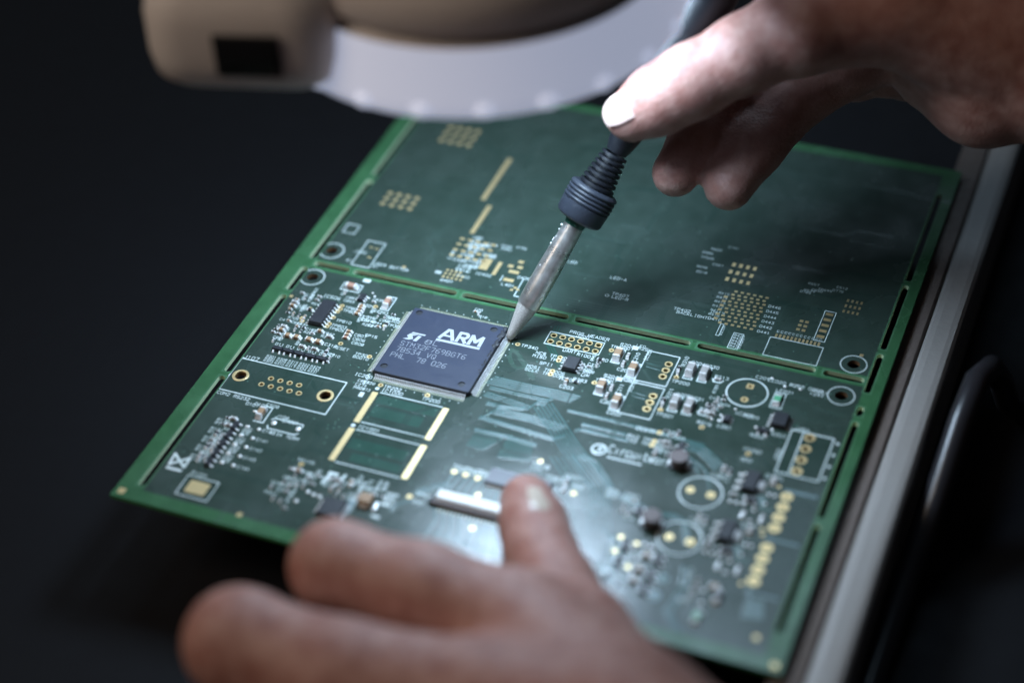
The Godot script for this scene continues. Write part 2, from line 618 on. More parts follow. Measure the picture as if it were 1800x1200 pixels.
func pin_mesh(out: float, high: float, wide: float) -> ArrayMesh:
	var key := "pin%s_%s_%s" % [out, high, wide]
	if not meshes.has(key):
		var st := tool()
		var t := minf(0.15, wide * 0.6)
		# profile along +x, then given its width along z
		var upper := [P(-0.1, high), P(out * 0.3, high), P(out * 0.45, t), P(out, t)]
		var lower := [P(out, 0.01), P(out * 0.4, 0.01), P(out * 0.24, high - t), P(-0.1, high - t)]
		var flat: Array = upper + lower
		var near := PackedVector3Array()
		var far := PackedVector3Array()
		for p in flat:
			near.append(Vector3(p.x, p.y, wide / 2) * MM)
			far.append(Vector3(p.x, p.y, -wide / 2) * MM)
		for k in flat.size():
			var j := (k + 1) % flat.size()
			for p in [near[k], far[k], far[j], near[k], far[j], near[j]]:
				st.add_vertex(p)
		for i in 3:
			for q in [[near, false], [far, true]]:
				var c: Array = [q[0][i], q[0][i + 1], q[0][6 - i], q[0][i], q[0][6 - i], q[0][7 - i]]
				if q[1]:
					c.reverse()
				for p in c:
					st.add_vertex(p)
		# solder under the foot
		box(st, out * 0.72, 0, out * 0.72, wide * 1.1, 0.0, t * 0.55)
		meshes[key] = closed(st)
	return meshes[key]


# a moulded package with gull-wing pins along its v-running sides (or, turned, its u-running sides)
func package(called: String, label: String, u: float, v: float, wide: float, long: float, tall: float, pins: int, pitch: float, pin_out := 1.0, pin_wide := 0.42, turned := false, body: StandardMaterial3D = null, mark := true) -> Node3D:
	var o := root(called, V(u, v, 0), board)
	o.rotation.y = PI / 2 if turned else 0.0
	note(o, label)
	var st := tool()
	loft(st, [rect_ring(0, 0, wide - 0.25, long - 0.25, 0.1), rect_ring(0, 0, wide, long, tall * 0.5), rect_ring(0, 0, wide - 0.02, long - 0.02, tall * 0.56), rect_ring(0, 0, wide - 0.3, long - 0.3, tall - 0.04), rect_ring(0, 0, wide - 0.4, long - 0.4, tall)])
	put("body", closed(st), [body if body else M.package], o)
	var pm := pin_mesh(pin_out, tall * 0.5, pin_wide)
	for s in [-1.0, 1.0]:
		for k in pins:
			put("pin", pm, [M.solder], o, V(s * wide / 2, (k - (pins - 1) / 2.0) * pitch, 0), 0.0 if s > 0 else PI)
	if mark:
		st = tool()
		loft(st, [circle_ring(-wide / 2 + 0.8, long / 2 - 0.9, 0.34, tall - 0.005, 12), circle_ring(-wide / 2 + 0.8, long / 2 - 0.9, 0.34, tall + 0.004, 12)], false)
		put("pin_mark", closed(st), [mat(Color(0.05, 0.05, 0.055), 0.3)], o)
	return o


func sot(u: float, v: float, turned := false, called := "transistor", label := "") -> void:
	if not meshes.has("sot"):
		var a := tool()
		var b := tool()
		loft(a, [rect_ring(0, 0, 2.9, 1.3, 0.1), rect_ring(0, 0, 2.95, 1.35, 0.5), rect_ring(0, 0, 2.7, 1.1, 1.0)])
		for p in [[-0.95, 1], [0.95, 1], [0, -1]]:
			box(b, p[0], p[1] * 0.85, 0.42, 0.5, 0.3, 0.5)
			box(b, p[0], p[1] * 1.2, 0.5, 0.62, 0.01, 0.3, 0.08)
		meshes.sot = pair_mesh(a, b)
	note(put(called, meshes.sot, [M.package, M.solder], board, V(u, v, 0), PI / 2 if turned else 0.0), label)


# chip parts and their printed names, packed in rows; skip holds the places already taken
func cluster(u0: float, v0: float, u1: float, v1: float, step: Vector2, share: float, wording: float, skip: Array, bodies: Array) -> void:
	var v := v0
	while v < v1:
		var u := u0
		while u < u1:
			var here := P(u, v) + P(rng.randf_range(-0.12, 0.12), rng.randf_range(-0.1, 0.1))
			var taken := false
			for r in skip:
				taken = taken or Rect2(r[0] - 0.7, r[1] - 0.6, r[2] - r[0] + 1.4, r[3] - r[1] + 1.2).has_point(here)
			var roll := rng.randf()
			var kind := rng.randi() % bodies.size()
			var number := rng.randi_range(101, 899)
			var lies := rng.randf() < 0.5
			if not taken and roll < share:
				var black: bool = bodies[kind] == M.resistor
				if rng.randf() < 0.25:
					chip_part(here.x, here.y, 1.6, 0.8, 0.5 if black else 0.8, bodies[kind], lies, "chip_resistor" if black else "ceramic_capacitor")
				else:
					chip_part(here.x, here.y, 1.0, 0.5, 0.34 if black else 0.5, bodies[kind], lies, "chip_resistor" if black else "ceramic_capacitor")
			elif not taken and roll < share + wording:
				word(("C%d" if kind % 2 else "R%d") % number, here.x - 0.9, here.y - 0.4, 0.85, lies and kind % 2 == 0)
			u += step.x
		v += step.y


func circuit_board() -> void:
	board = root("circuit_board")
	note(board, "green circuit board panel with white print held under the soldering iron", "circuit board")
	art = Art.new(P(-57.5, -123.5), P(171.5, 199.5), 2048, 2048, pour)
	copper_art()
	microcontroller()
	left_side()
	middle()
	right_side()
	lower_edge()
	far_board()
	panel()


func copper_art() -> void:
	# rails without copper, and the bare margins along the routed slots
	for r in [[-57.5, -123.5, -50.2, 76.0], [109.0, -123.5, 114.0, 76.0], [-57.5, 71.5, 114, 76], [-57.5, -123.5, 114, -119.5]]:
		art.block(P(r[0], r[1]), P(r[2], r[3]), bare, 30)
	art.block(P(-52, -26.3), P(110, -22.0), bare, 30)
	art.block(P(-49.9, -25.6), P(109.0, -25.4), gap, 25)
	# darker fields where the copper is cut away
	for r in [[-49.6, 19.2, -19.6, 31.3], [52.6, -17.8, 60.4, -6.6], [52.7, -4.8, 60.5, 6.3], [-9.0, 20.2, 8.6, 31.2], [-9.0, 34.8, 8.6, 46.2], [96.1, -0.4, 106.2, 14.3], [99, 20, 108, 54]]:
		art.block(P(r[0], r[1]), P(r[2], r[3]), gap, 20, 0.38)
	for r in [[-8.6, 20.6, 8.2, 23.6], [-8.2, 24.6, 6.0, 28.6], [-8.4, 37.4, 7.4, 41.2], [-6.0, 42.4, 8.0, 45.4]]:
		art.block(P(r[0], r[1]), P(r[2], r[3]), Color(0.17, 0.36, 0.31), 70, 0.45)
	# teal trace bundles to the right of the microcontroller
	bundle([P(17.2, 4.2), P(26, 4.3), P(34.5, 4.0), P(41.0, 4.3)], 5, P(-0.4, 0.72), 0.36)
	bundle([P(17.5, 8.2), P(25, 8.3), P(33.2, 8.2), P(34.6, 6.9)], 2, P(0.1, 0.72), 0.36)
	bundle([P(17.5, 10.5), P(23.4, 11.0), P(30.2, 12.0), P(31.4, 9.3), P(33.8, 9.0)], 3, P(-0.2, 0.72), 0.36)
	bundle([P(19.0, 13.9), P(22.8, 14.0), P(29, 12.9)], 3, P(0, 0.5), 0.3)
	bundle([P(21.2, 17.4), P(22.4, 15.4), P(33.5, 15.1), P(41.6, 16.0)], 4, P(-0.4, 0.72), 0.36)
	bundle([P(19.3, 19.4), P(29, 20.1), P(40.1, 21.0), P(42.5, 18.8)], 3, P(-0.1, 0.5), 0.32)
	bundle([P(19.8, 24.2), P(28.4, 23.9), P(36.6, 24.5)], 3, P(0.1, 0.45), 0.34)
	bundle([P(39.8, 10.1), P(51.6, 10.1), P(60.5, 10.3), P(73, 11.0), P(76.5, 11.1)], 2, P(0, 0.55), 0.36)
	bundle([P(45.0, 13.7), P(57.0, 13.8)], 2, P(0, 0.6), 0.4)
	bundle([P(44.2, 16.4), P(45.4, 15.6), P(58, 15.7)], 2, P(0, 0.6), 0.4)
	bundle([P(34.9, 9.0), P(40.7, 14.9), P(46.6, 21.1), P(58.4, 31.5), P(62, 41)], 6, P(-0.74, 0.6), 0.42)
	bundle([P(46.4, 25.2), P(54.5, 33.3), P(61.5, 40.4), P(64, 46)], 5, P(-1.1, 0.72), 0.42)
	bundle([P(48.4, 24.2), P(50.9, 24.5), P(53.5, 25.8), P(57.8, 30.0), P(60.2, 33.2), P(66, 35.0), P(70.5, 37)], 3, P(-0.2, 0.7), 0.42)
	for s in [[P(20.4, 24.9), P(28.2, 25.3), P(24.7, 31), P(19.9, 30.7)], [P(28.8, 25.1), P(35.9, 24.8), P(37.5, 30.7), P(28.8, 32.2)]]:
		art.shape(PackedVector2Array(s), Color(0.22, 0.38, 0.36), 90, 0.6)
	bundle([P(14.3, 52.9), P(11.6, 55.4), P(11.0, 57.8)], 2, P(0.5, 0.2), 0.3)
	bundle([P(14.4, 49.4), P(17.6, 46.3), P(21, 44.0)], 4, P(0.3, 0.5), 0.36)
	for k in 9:
		bundle([P(20.9 + k * 1.9, 41.2), P(20.4 + k * 1.9, 44.5), P(19.6 + k * 2.1, 47.8)], 1, P(0, 0), 0.45)
		bundle([P(21 + k * 2.2, 53), P(23 + k * 2.4, 57 + (k * 5) % 4), P(22.5 + k * 2.7, 64 + (k * 3) % 5)], 1, P(0, 0), 0.5)
	# dark gaps between copper areas
	art.path([P(-46.2, 21.4), P(-46, 22.4), P(-40.9, 28.2), P(-29, 28.4), P(-24.8, 24.9), P(-25.2, 20.5)], 0.22, gap, 15)
	for s in [[P(-41.5, 19.1), P(-41.4, 24.8)], [P(-39.9, 19.3), P(-40.1, 25.4)], [P(-34.9, 18.7), P(-34.2, 23.5)], [P(-36.2, 18.7), P(-35.6, 23.5)], [P(-29, 18.9), P(-29.3, 24.3)], [P(-27.5, 16.3), P(-27.2, 21.5)], [P(-25.2, 13.7), P(-24.9, 23.5)], [P(-30.4, 19), P(-30.6, 24)]]:
		art.path(s, 0.24, gap, 15)
	bundle([P(-40, -19.4), P(-40.1, -14.1), P(-45.9, -1.3), P(-45.6, 13), P(-44.4, 15)], 1, P(0, 0), 0.2, gap)
	bundle([P(-32.4, -5.8), P(-29.5, -5.2), P(-27.6, -2.8), P(-27, 0), P(-29.9, 4.8), P(-30.3, 11.0), P(-28.5, 16)], 3, P(0.8, 0.3), 0.26, gap)
	bundle([P(-23.6, -14), P(-20.2, -18.1), P(-15.4, -18.8), P(-8.2, -19.3), P(2, -19.8), P(12, -20.2)], 3, P(0.2, 0.7), 0.2, gap)
	bundle([P(20, -20.5), P(60, -20.2), P(84, -19.6)], 2, P(0, 0.8), 0.18, gap)
	bundle([P(-8, -28.2), P(30, -28.6), P(58, -28.0)], 4, P(0.4, -1.0), 0.18, gap)
	bundle([P(12, -26.8), P(9, -34), P(14, -52)], 3, P(0.9, 0), 0.2, gap)
	bundle([P(25, -20), P(25.5, -12), P(32, -4)], 3, P(0.7, -0.2), 0.3, Color(0.16, 0.33, 0.29))
	bundle([P(41.5, -2), P(38.5, 3.5), P(38.7, 8.6)], 1, P(0, 0), 0.4, gap)
	bundle([P(44.5, -16), P(41.2, -8), P(41.5, -2)], 1, P(0, 0), 0.3, gap)
	bundle([P(53, -13.5), P(57, -13.2)], 2, P(0.4, 1.4), 0.22, trace)
	bundle([P(53.2, -1.5), P(57, -1.3)], 2, P(0.2, 1.3), 0.22, trace)
	# wide curves towards the round parts on the right
	bundle([P(73, 12), P(77, 12.2), P(80.5, 14.6), P(83, 17)], 3, P(-0.6, 1.0), 0.6)
	bundle([P(73.5, 16.3), P(76.3, 17.9), P(78.9, 19.3), P(80.3, 21), P(83, 27.4)], 1, P(0, 0), 0.5)
	bundle([P(72.6, 20), P(76.5, 19.3), P(78.1, 21.2)], 1, P(0, 0), 0.6)
	bundle([P(72.6, 37.5), P(77, 36.6), P(80.5, 38.0), P(83, 44)], 2, P(-0.7, 0.9), 0.6)
	bundle([P(63, 47), P(67, 52), P(66.5, 62), P(70, 70)], 3, P(1.1, 0.4), 0.7)
	bundle([P(84, 52), P(85.5, 58), P(84, 66), P(88, 71)], 2, P(1.4, 0.2), 0.7)
	# flux residue by the iron's tip, dried in swirls
	for k in 16:
		var a := k * 0.42
		art.line(P(21 + cos(a) * (2 + k * 0.24), -3.5 + sin(a * 1.3) * (2.2 + k * 0.2)), P(21.4 + cos(a + 0.8) * (2.6 + k * 0.24), -3.2 + sin(a * 1.3 + 0.8) * (2.4 + k * 0.2)), 0.7 + (k % 3) * 0.3, Color(0.238, 0.325, 0.29), 60 + (k * 37) % 70)
	# faint routed traces over the open areas of both boards
	for k in 150:
		var p := P(rng.randf_range(-47, 92), rng.randf_range(-116, -32) if k < 80 else rng.randf_range(-18, 68))
		var run := rng.randf_range(5, 16)
		var step := rng.randf_range(-4, 4)
		var pts := [p, p + P(run, 0), p + P(run + absf(step), step), p + P(run * 1.8 + absf(step), step)]
		if k % 3 == 0:
			pts = [p, p + P(0, run), p + P(step, run + absf(step)), p + P(step, run * 1.6 + absf(step))]
		var pitch := P(0.12, 0.45) if k % 3 else P(0.45, 0.12)
		bundle(pts, 1 + k % 4, pitch, 0.2, gap if k % 2 else Color(0.232, 0.30, 0.278))
	for k in 160:
		art.disc(P(rng.randf_range(-48, 107), rng.randf_range(-118, -27)), 0.22, Color(0.33, 0.43, 0.40), 90)
	# vias
	for k in 260:
		var p := P(rng.randf_range(-48, 107), rng.randf_range(-20, 70))
		if k < 110:
			p = P(rng.randf_range(-20, 62), rng.randf_range(12, 48))
		art.disc(p, 0.22, Color(0.34, 0.47, 0.43), 90)


func microcontroller() -> void:
	var o := root("microcontroller", V(0, 0, 0), board)
	note(o, "large square black microcontroller marked ARM with pins on four sides")
	# moulded body: bevelled sides, and a top with four round moulding dimples
	var st := tool()
	loft(st, [rect_ring(0, 0, 27.4, 27.4, 0.12, 0.7), rect_ring(0, 0, 28.0, 28.0, 0.72, 0.9), rect_ring(0, 0, 28.0, 28.0, 0.84, 0.9), rect_ring(0, 0, 27.3, 27.3, 1.46, 0.75), rect_ring(0, 0, 27.1, 27.1, 1.5, 0.7)], true, false)
	var spots := [P(-11.6, -11.9), P(10.5, -11.7), P(-11.6, 11.1), P(10.7, 11.3)]
	for s in spots:
		loft(st, [circle_ring(s.x, s.y, 0.92, 1.22, 20), circle_ring(s.x, s.y, 0.98, 1.5, 20)], false, false)
		loft(st, [circle_ring(s.x, s.y, 0.3, 1.26, 20), circle_ring(s.x, s.y, 0.92, 1.22, 20)], true, false)
	# splatter of molten compound on the edge next to the iron
	for k in 26:
		var t := k / 25.0
		var u := 13.2 + sin(k * 2.3) * 0.28
		var v := lerpf(-13.2, 5.5, t)
		var r := 0.75 - 0.35 * t + 0.25 * sin(k * 5.1)
		if t > 0.5:
			r *= 0.7
		lathe(st, [P(1.42, r), P(1.56, r * 0.8), P(1.63, r * 0.4)], 9, 0, false, true, u, v)
	put("body", closed(st), [M.package], o)
	# the printed top face
	var top := Art.new(P(-13.55, -13.55), P(27.1, 27.1), 1024, 1024, Color(0.165, 0.195, 0.27))
	var ink := Color(0.64, 0.66, 0.68)
	var w := 0.98
	top.path([P(-2.25, -4.1), P(-0.9, -7.7), P(-0.1, -7.7), P(1.55, -4.1)], w, ink)
	top.line(P(-1.4, -5.35), P(0.9, -5.35), 0.7, ink)
	top.path([P(2.65, -4.1), P(2.65, -7.7), P(4.5, -7.7), P(5.0, -7.1), P(5.0, -6.5), P(4.5, -5.8), P(2.65, -5.8)], 0.9, ink)
	top.line(P(3.8, -5.8), P(5.1, -4.1), w, ink)
	top.path([P(6.15, -4.1), P(6.25, -7.6), P(7.7, -5.3), P(9.15, -7.6), P(9.25, -4.1)], w, ink)
	top.block(P(-2.8, -3.55), P(9.85, -2.75), ink)
	top.shape(PackedVector2Array([P(-9.9, -3.95), P(-6.05, -3.95), P(-6.2, -3.35), P(-10.2, -3.35)]), ink)
	top.shape(PackedVector2Array([P(-10.3, -3.2), P(-8.0, -3.2), P(-9.4, -2.5), P(-8.7, -1.25), P(-9.8, -0.65), P(-11.6, -0.65), P(-10.2, -1.4), P(-10.9, -2.2)]), ink)
	top.shape(PackedVector2Array([P(-7.9, -3.0), P(-6.9, -3.0), P(-7.5, -0.6), P(-8.6, -0.6)]), ink)
	var fine := Color(0.54, 0.56, 0.59)
	top.ring(P(-4.3, -1.255), 0.85, 0.16, fine)
	top.word("E3", P(-4.85, -2.1), 0.9, fine, false, -1, 0.15)
	top.word("Z", P(-2.7, -2.5), 1.9, fine, false, -1, 0.17)
	top.word("STM32F769BGT6", P(-11.2, 0.3), 1.75, fine, false, -1, 0.16, 0.86)
	top.word("7B534 VQ", P(-11.4, 2.75), 1.75, fine, false, -1, 0.16, 0.86)
	top.word("PHL  78 026", P(-11.8, 5.25), 1.75, fine, false, -1, 0.16, 0.86)
	for k in 60:
		top.disc(P(rng.randf_range(-13, 13), rng.randf_range(-13, 13)), rng.randf_range(0.04, 0.1), Color(0.27, 0.27, 0.28))
	var face := StandardMaterial3D.new()
	face.albedo_texture = top.picture()
	face.roughness_texture = noise_picture(512, 0.012, 4, Color(0.38, 0.38, 0.38), Color(0.50, 0.50, 0.50), 51)
	face.roughness_texture_channel = BaseMaterial3D.TEXTURE_CHANNEL_RED
	face.heightmap_enabled = true
	face.heightmap_texture = noise_picture(512, 0.22, 3, Color.BLACK, Color.WHITE, 52)
	face.heightmap_scale = 0.0010
	var cut := []
	for s in spots:
		cut.append([s, 0.98, 20])
	put("printed_face", sheet(P(-13.55, -13.55), P(13.55, 13.55), cut, [], 1.5, 4.0, P(-13.55, -13.55), P(27.1, 27.1)), [face], o)
	# pins: 52 to a side, too fine to pick apart
	var pm := pin_mesh(1.15, 0.78, 0.22)
	for side in 4:
		st = tool()
		for k in 52:
			st.append_from(pm, 0, Transform3D(Basis(Vector3.UP, PI / 2 * side), Basis(Vector3.UP, PI / 2 * side) * V(13.95, (k - 25.5) * 0.5, 0)))
		note(put("pins", st.commit(), [M.solder], o), "", "", "", "stuff")
		art.block(P(13.8, -13), P(14.2, 13), pour)
	for s in [-1.0, 1.0]:
		for k in 52:
			art.line(P((k - 25.5) * 0.5, s * 14.6), P((k - 25.5) * 0.5, s * 15.9), 0.2, Color(0.80, 0.78, 0.68), 130)
			art.line(P(s * 14.6, (k - 25.5) * 0.5), P(s * 15.9, (k - 25.5) * 0.5), 0.2, Color(0.80, 0.78, 0.68), 130)
	for k in 11:
		art.disc(P(-13 + k * 2.5, -16.6), 0.16, silk, 120)
		art.disc(P(16.7, -12 + k * 2.5), 0.16, silk, 120)
		art.disc(P(-13 + k * 2.5, 16.7), 0.16, silk, 120)
		art.disc(P(-16.6, -12 + k * 2.5), 0.16, silk, 120)
	art.line(P(-14.6, 13.9), P(-15.3, 14.6), 0.35, silk, 120)
	chip_part(2.2, -18.6, 1.0, 0.5, 0.4, M.tan, true)
	chip_part(3.4, -18.2, 1.0, 0.5, 0.4, M.grey_ceramic, false)
	word("C20", 1.6, -20.2, 0.8)
	word("R18", 3.9, -17.7, 0.8)
	word("IC200", -18.4, 14.4)


func left_side() -> void:
	for c in [[-47.5, -18.4], [-47.6, -31.1], [104.2, -17.1], [104.3, -29.9]]:
		art.ring(P(c[0], c[1]), 3.4, 0.32, silk, 120)
		holes.append([P(c[0], c[1]), 1.6, 28])
	package("logic_chip", "long black chip with sixteen pins in the board's far left cluster", -37.3, -4.2, 3.9, 9.9, 1.6, 8, 1.27, 1.05)
	word("IC506", -40.9, -12.6, 1.1)
	frame(-37.75, -19.2, -32.1, -16.1)
	chip_part(-34.9, -17.5, 3.2, 1.6, 1.3, M.pink, true, "ceramic_capacitor", "orange capacitor lying along the far edge, nearest the corner hole")
	frame(-23.4, -17.3, -20.95, -11.5)
	chip_part(-22.3, -14.2, 3.2, 1.6, 1.3, M.pink, false, "ceramic_capacitor", "orange capacitor standing towards the viewer beside the microcontroller's far left corner")
	package("regulator_chip", "tiny black chip between the two orange capacitors", -30.0, -14.0, 1.7, 3.0, 1.0, 3, 0.95, 0.6, 0.4)
	for k in 3:
		solder_pad(-28.2 + (k % 2) * 1.2, -17.2 + k * 1.2, 0.6, 0.6)
	art.block(P(-33.2, -22.4), P(-31.0, -21.0), silk, 120)
	for p in [[-28.6, -10.9], [-28.5, -9.9], [-28.3, -8.6], [-28.4, -7.4], [-27.2, 0.1], [-27.1, 1.4], [-27.0, 2.7]]:
		chip_part(p[0], p[1], 1.6, 0.8, 0.7, M.tan if p[1] < 2 else M.pink, true)
	for p in [[-42.4, 6.9], [-39.8, 6.8], [-36.1, 6.6], [-33.3, 6.7]]:
		chip_part(p[0], p[1], 2.0, 1.25, 0.9, M.tan, true, "ceramic_capacitor", "")
	for k in 5:
		sot(-42.4 + k * 3.3, 12.9, false, "diode")
		word("D11", -44.2 + k * 3.3, 10.2, 0.9)
		for j in 3:
			word("R%d" % (301 + k * 7 + j), -44.2 + k * 3.3, 15.5 + j * 1.0, 0.75)
	for p in [[-34.0, -9.5], [-33.9, -8.1], [-34.1, -6.8], [-34.1, -4.2], [-34.0, -1.4], [-34.1, -0.2], [-25.0, -12.1], [-19.1, -5.5], [-17.7, 7.5], [-27.4, 5.1], [-41.9, -5.5], [-42.2, -1.25], [-41.7, -0.2]]:
		test_point(p[0], p[1])
	gold_pad(-49.4, -8.9, 1.0, 1.0)
	for t in [["TP810", -32.8, -4.0], ["TP803", -33.2, -1.8], ["TP805", -33.2, -0.4], ["TP301", -21.9, 7.0], ["BOOT0", -21.9, 8.2], ["TP804", -32.9, -9.8], ["TP806", -32.9, -8.4], ["C319", -26.3, -7.6], ["C314", -26.3, -6.4], ["C807", -25.4, 0.0], ["C806", -25.1, 1.6], ["C808", -24.7, 3.2], ["SP15", -22.6, -0.8], ["RESET", -28.6, 6.4], ["IC309", -29.8, -12.2], ["R304", -20.3, -9.7], ["IC302", -20.3, -8.5], ["TP306", -18.6, -6.6], ["TP303", -46.6, -6.2], ["C325", -46.9, 3.8], ["C317", -31.4, 6.1], ["R509", -30.5, 9.4]]:
		word(t[0], t[1], t[2], 0.95)
	var skip := [[-40.4, -10.2, -34.2, 1.6], [-38.2, -19.6, -31.8, -15.7], [-23.8, -17.6, -20.6, -11.2], [-32, -16.6, -27.4, -12.4], [-30, -11.8, -26, -6.6], [-44, 5.6, -32, 8.0], [-29, -0.6, -25.4, 3.6]]
	cluster(-47.0, 2.4, -30.2, 11.0, P(1.75, 1.45), 0.42, 0.3, skip, [M.grey_ceramic, M.tan, M.resistor, M.grey_ceramic])
	cluster(-47.0, -11.0, -41.0, 1.6, P(1.8, 1.5), 0.34, 0.36, skip, [M.grey_ceramic, M.tan, M.resistor])
	cluster(-35.6, -15.0, -22.0, -11.6, P(1.9, 1.5), 0.42, 0.3, skip, [M.resistor, M.grey_ceramic])
	cluster(-26.4, -10.4, -18.2, -4.2, P(1.9, 1.5), 0.3, 0.42, skip, [M.resistor, M.grey_ceramic, M.tan])
	cluster(-29.4, 8.6, -27.0, 14.0, P(1.9, 1.5), 0.45, 0.3, skip, [M.resistor, M.grey_ceramic])
	# the serial connector's footprint
	frame(-50.2, 18.85, -19.0, 31.75, 0.36)
	word("J107", -50.0, 17.4, 1.2)
	word("COM2 RS232", -50.0, 32.5, 1.0)
	for k in 4:
		through_hole(-34.75 + (k - 1.5) * 2.77, 23.79, 0.5, 0.85)
	for k in 5:
		through_hole(-34.75 + (k - 2) * 2.77, 26.63, 0.5, 0.85)
	through_hole(-47.25, 25.21, 1.55, 2.3)
	through_hole(-22.25, 25.21, 1.55, 2.3)
	# below it
	art.path([P(-34.9, 34.0), P(-33.1, 34.0), P(-33.0, 39.8), P(-35.8, 39.8)], 0.36, silk, 120)
	chip_part(-34.9, 36.9, 3.2, 1.6, 1.3, M.tan, false, "ceramic_capacitor", "tan capacitor just below the serial connector's white outline")
	word("C508", -35.2, 32.7, 0.95)
	word("D107", -40.6, 34.0, 0.95)
	word("D108", -38.3, 33.4, 0.95)
	solder_pad(-36.9, 36.6, 1.3, 0.7)
	for k in 5:
		var v := 42.3 + k * 3.47
		solder_pad(-36.1, v, 1.25, 0.75)
		solder_pad(-32.8, v, 1.0, 1.0)
		sot(-39.0, v + 1.2, true, "diode")
		word("C14%d" % k, -31.7, v - 0.4, 0.9)
		word("R13%d" % k, -44.9, v - 0.4, 0.95)
		word("R14%d" % k, -44.9, v + 0.8, 0.95)
		if k < 4:
			word("R5%d" % k, -36.6, v + 2.9, 0.95, true)
			word("R6%d" % k, -35.4, v + 2.9, 0.95, true)
	cluster(-42.4, 41.0, -40.4, 57.5, P(1.7, 1.25), 0.62, 0.2, [], [M.grey_ceramic, M.grey_ceramic, M.resistor])
	art.path([P(-31.4, 38.0), P(-30.8, 37.2), P(-22.6, 37.2), P(-22.5, 38.2)], 0.36, silk, 120)
	art.path([P(-31.4, 40.2), P(-31.0, 41.2), P(-23.2, 41.2), P(-22.5, 40.4)], 0.36, silk, 120)
	solder_pad(-30.2, 38.9, 1.3, 1.5)
	solder_pad(-23.2, 38.9, 1.3, 1.5)
	word("J104", -31.0, 35.7, 1.0)
	word("CAN1", -28.4, 36.6, 1.2)
	word("R134 TERM", -29.6, 41.9, 0.95)
	test_point(-16.6, 50.3)
	word("TP115", -18.4, 48.4, 1.0)
	word("GND", -18.0, 51.8, 1.0)
	# printed emblem near the lower left corner
	art.path([P(-49.0, 57.2), P(-44.4, 60.8), P(-44.6, 57.4), P(-48.6, 61.0), P(-49.0, 57.2)], 0.8, silk, 120)
	art.line(P(-48.6, 62.2), P(-44.6, 62.2), 0.8, silk, 120)
	frame(-42.0, 62.9, -33.2, 69.6, 0.3)
	gold_pad(-37.6, 66.2, 5.6, 4.2)
	word("P101", -41.6, 61.3, 1.2)


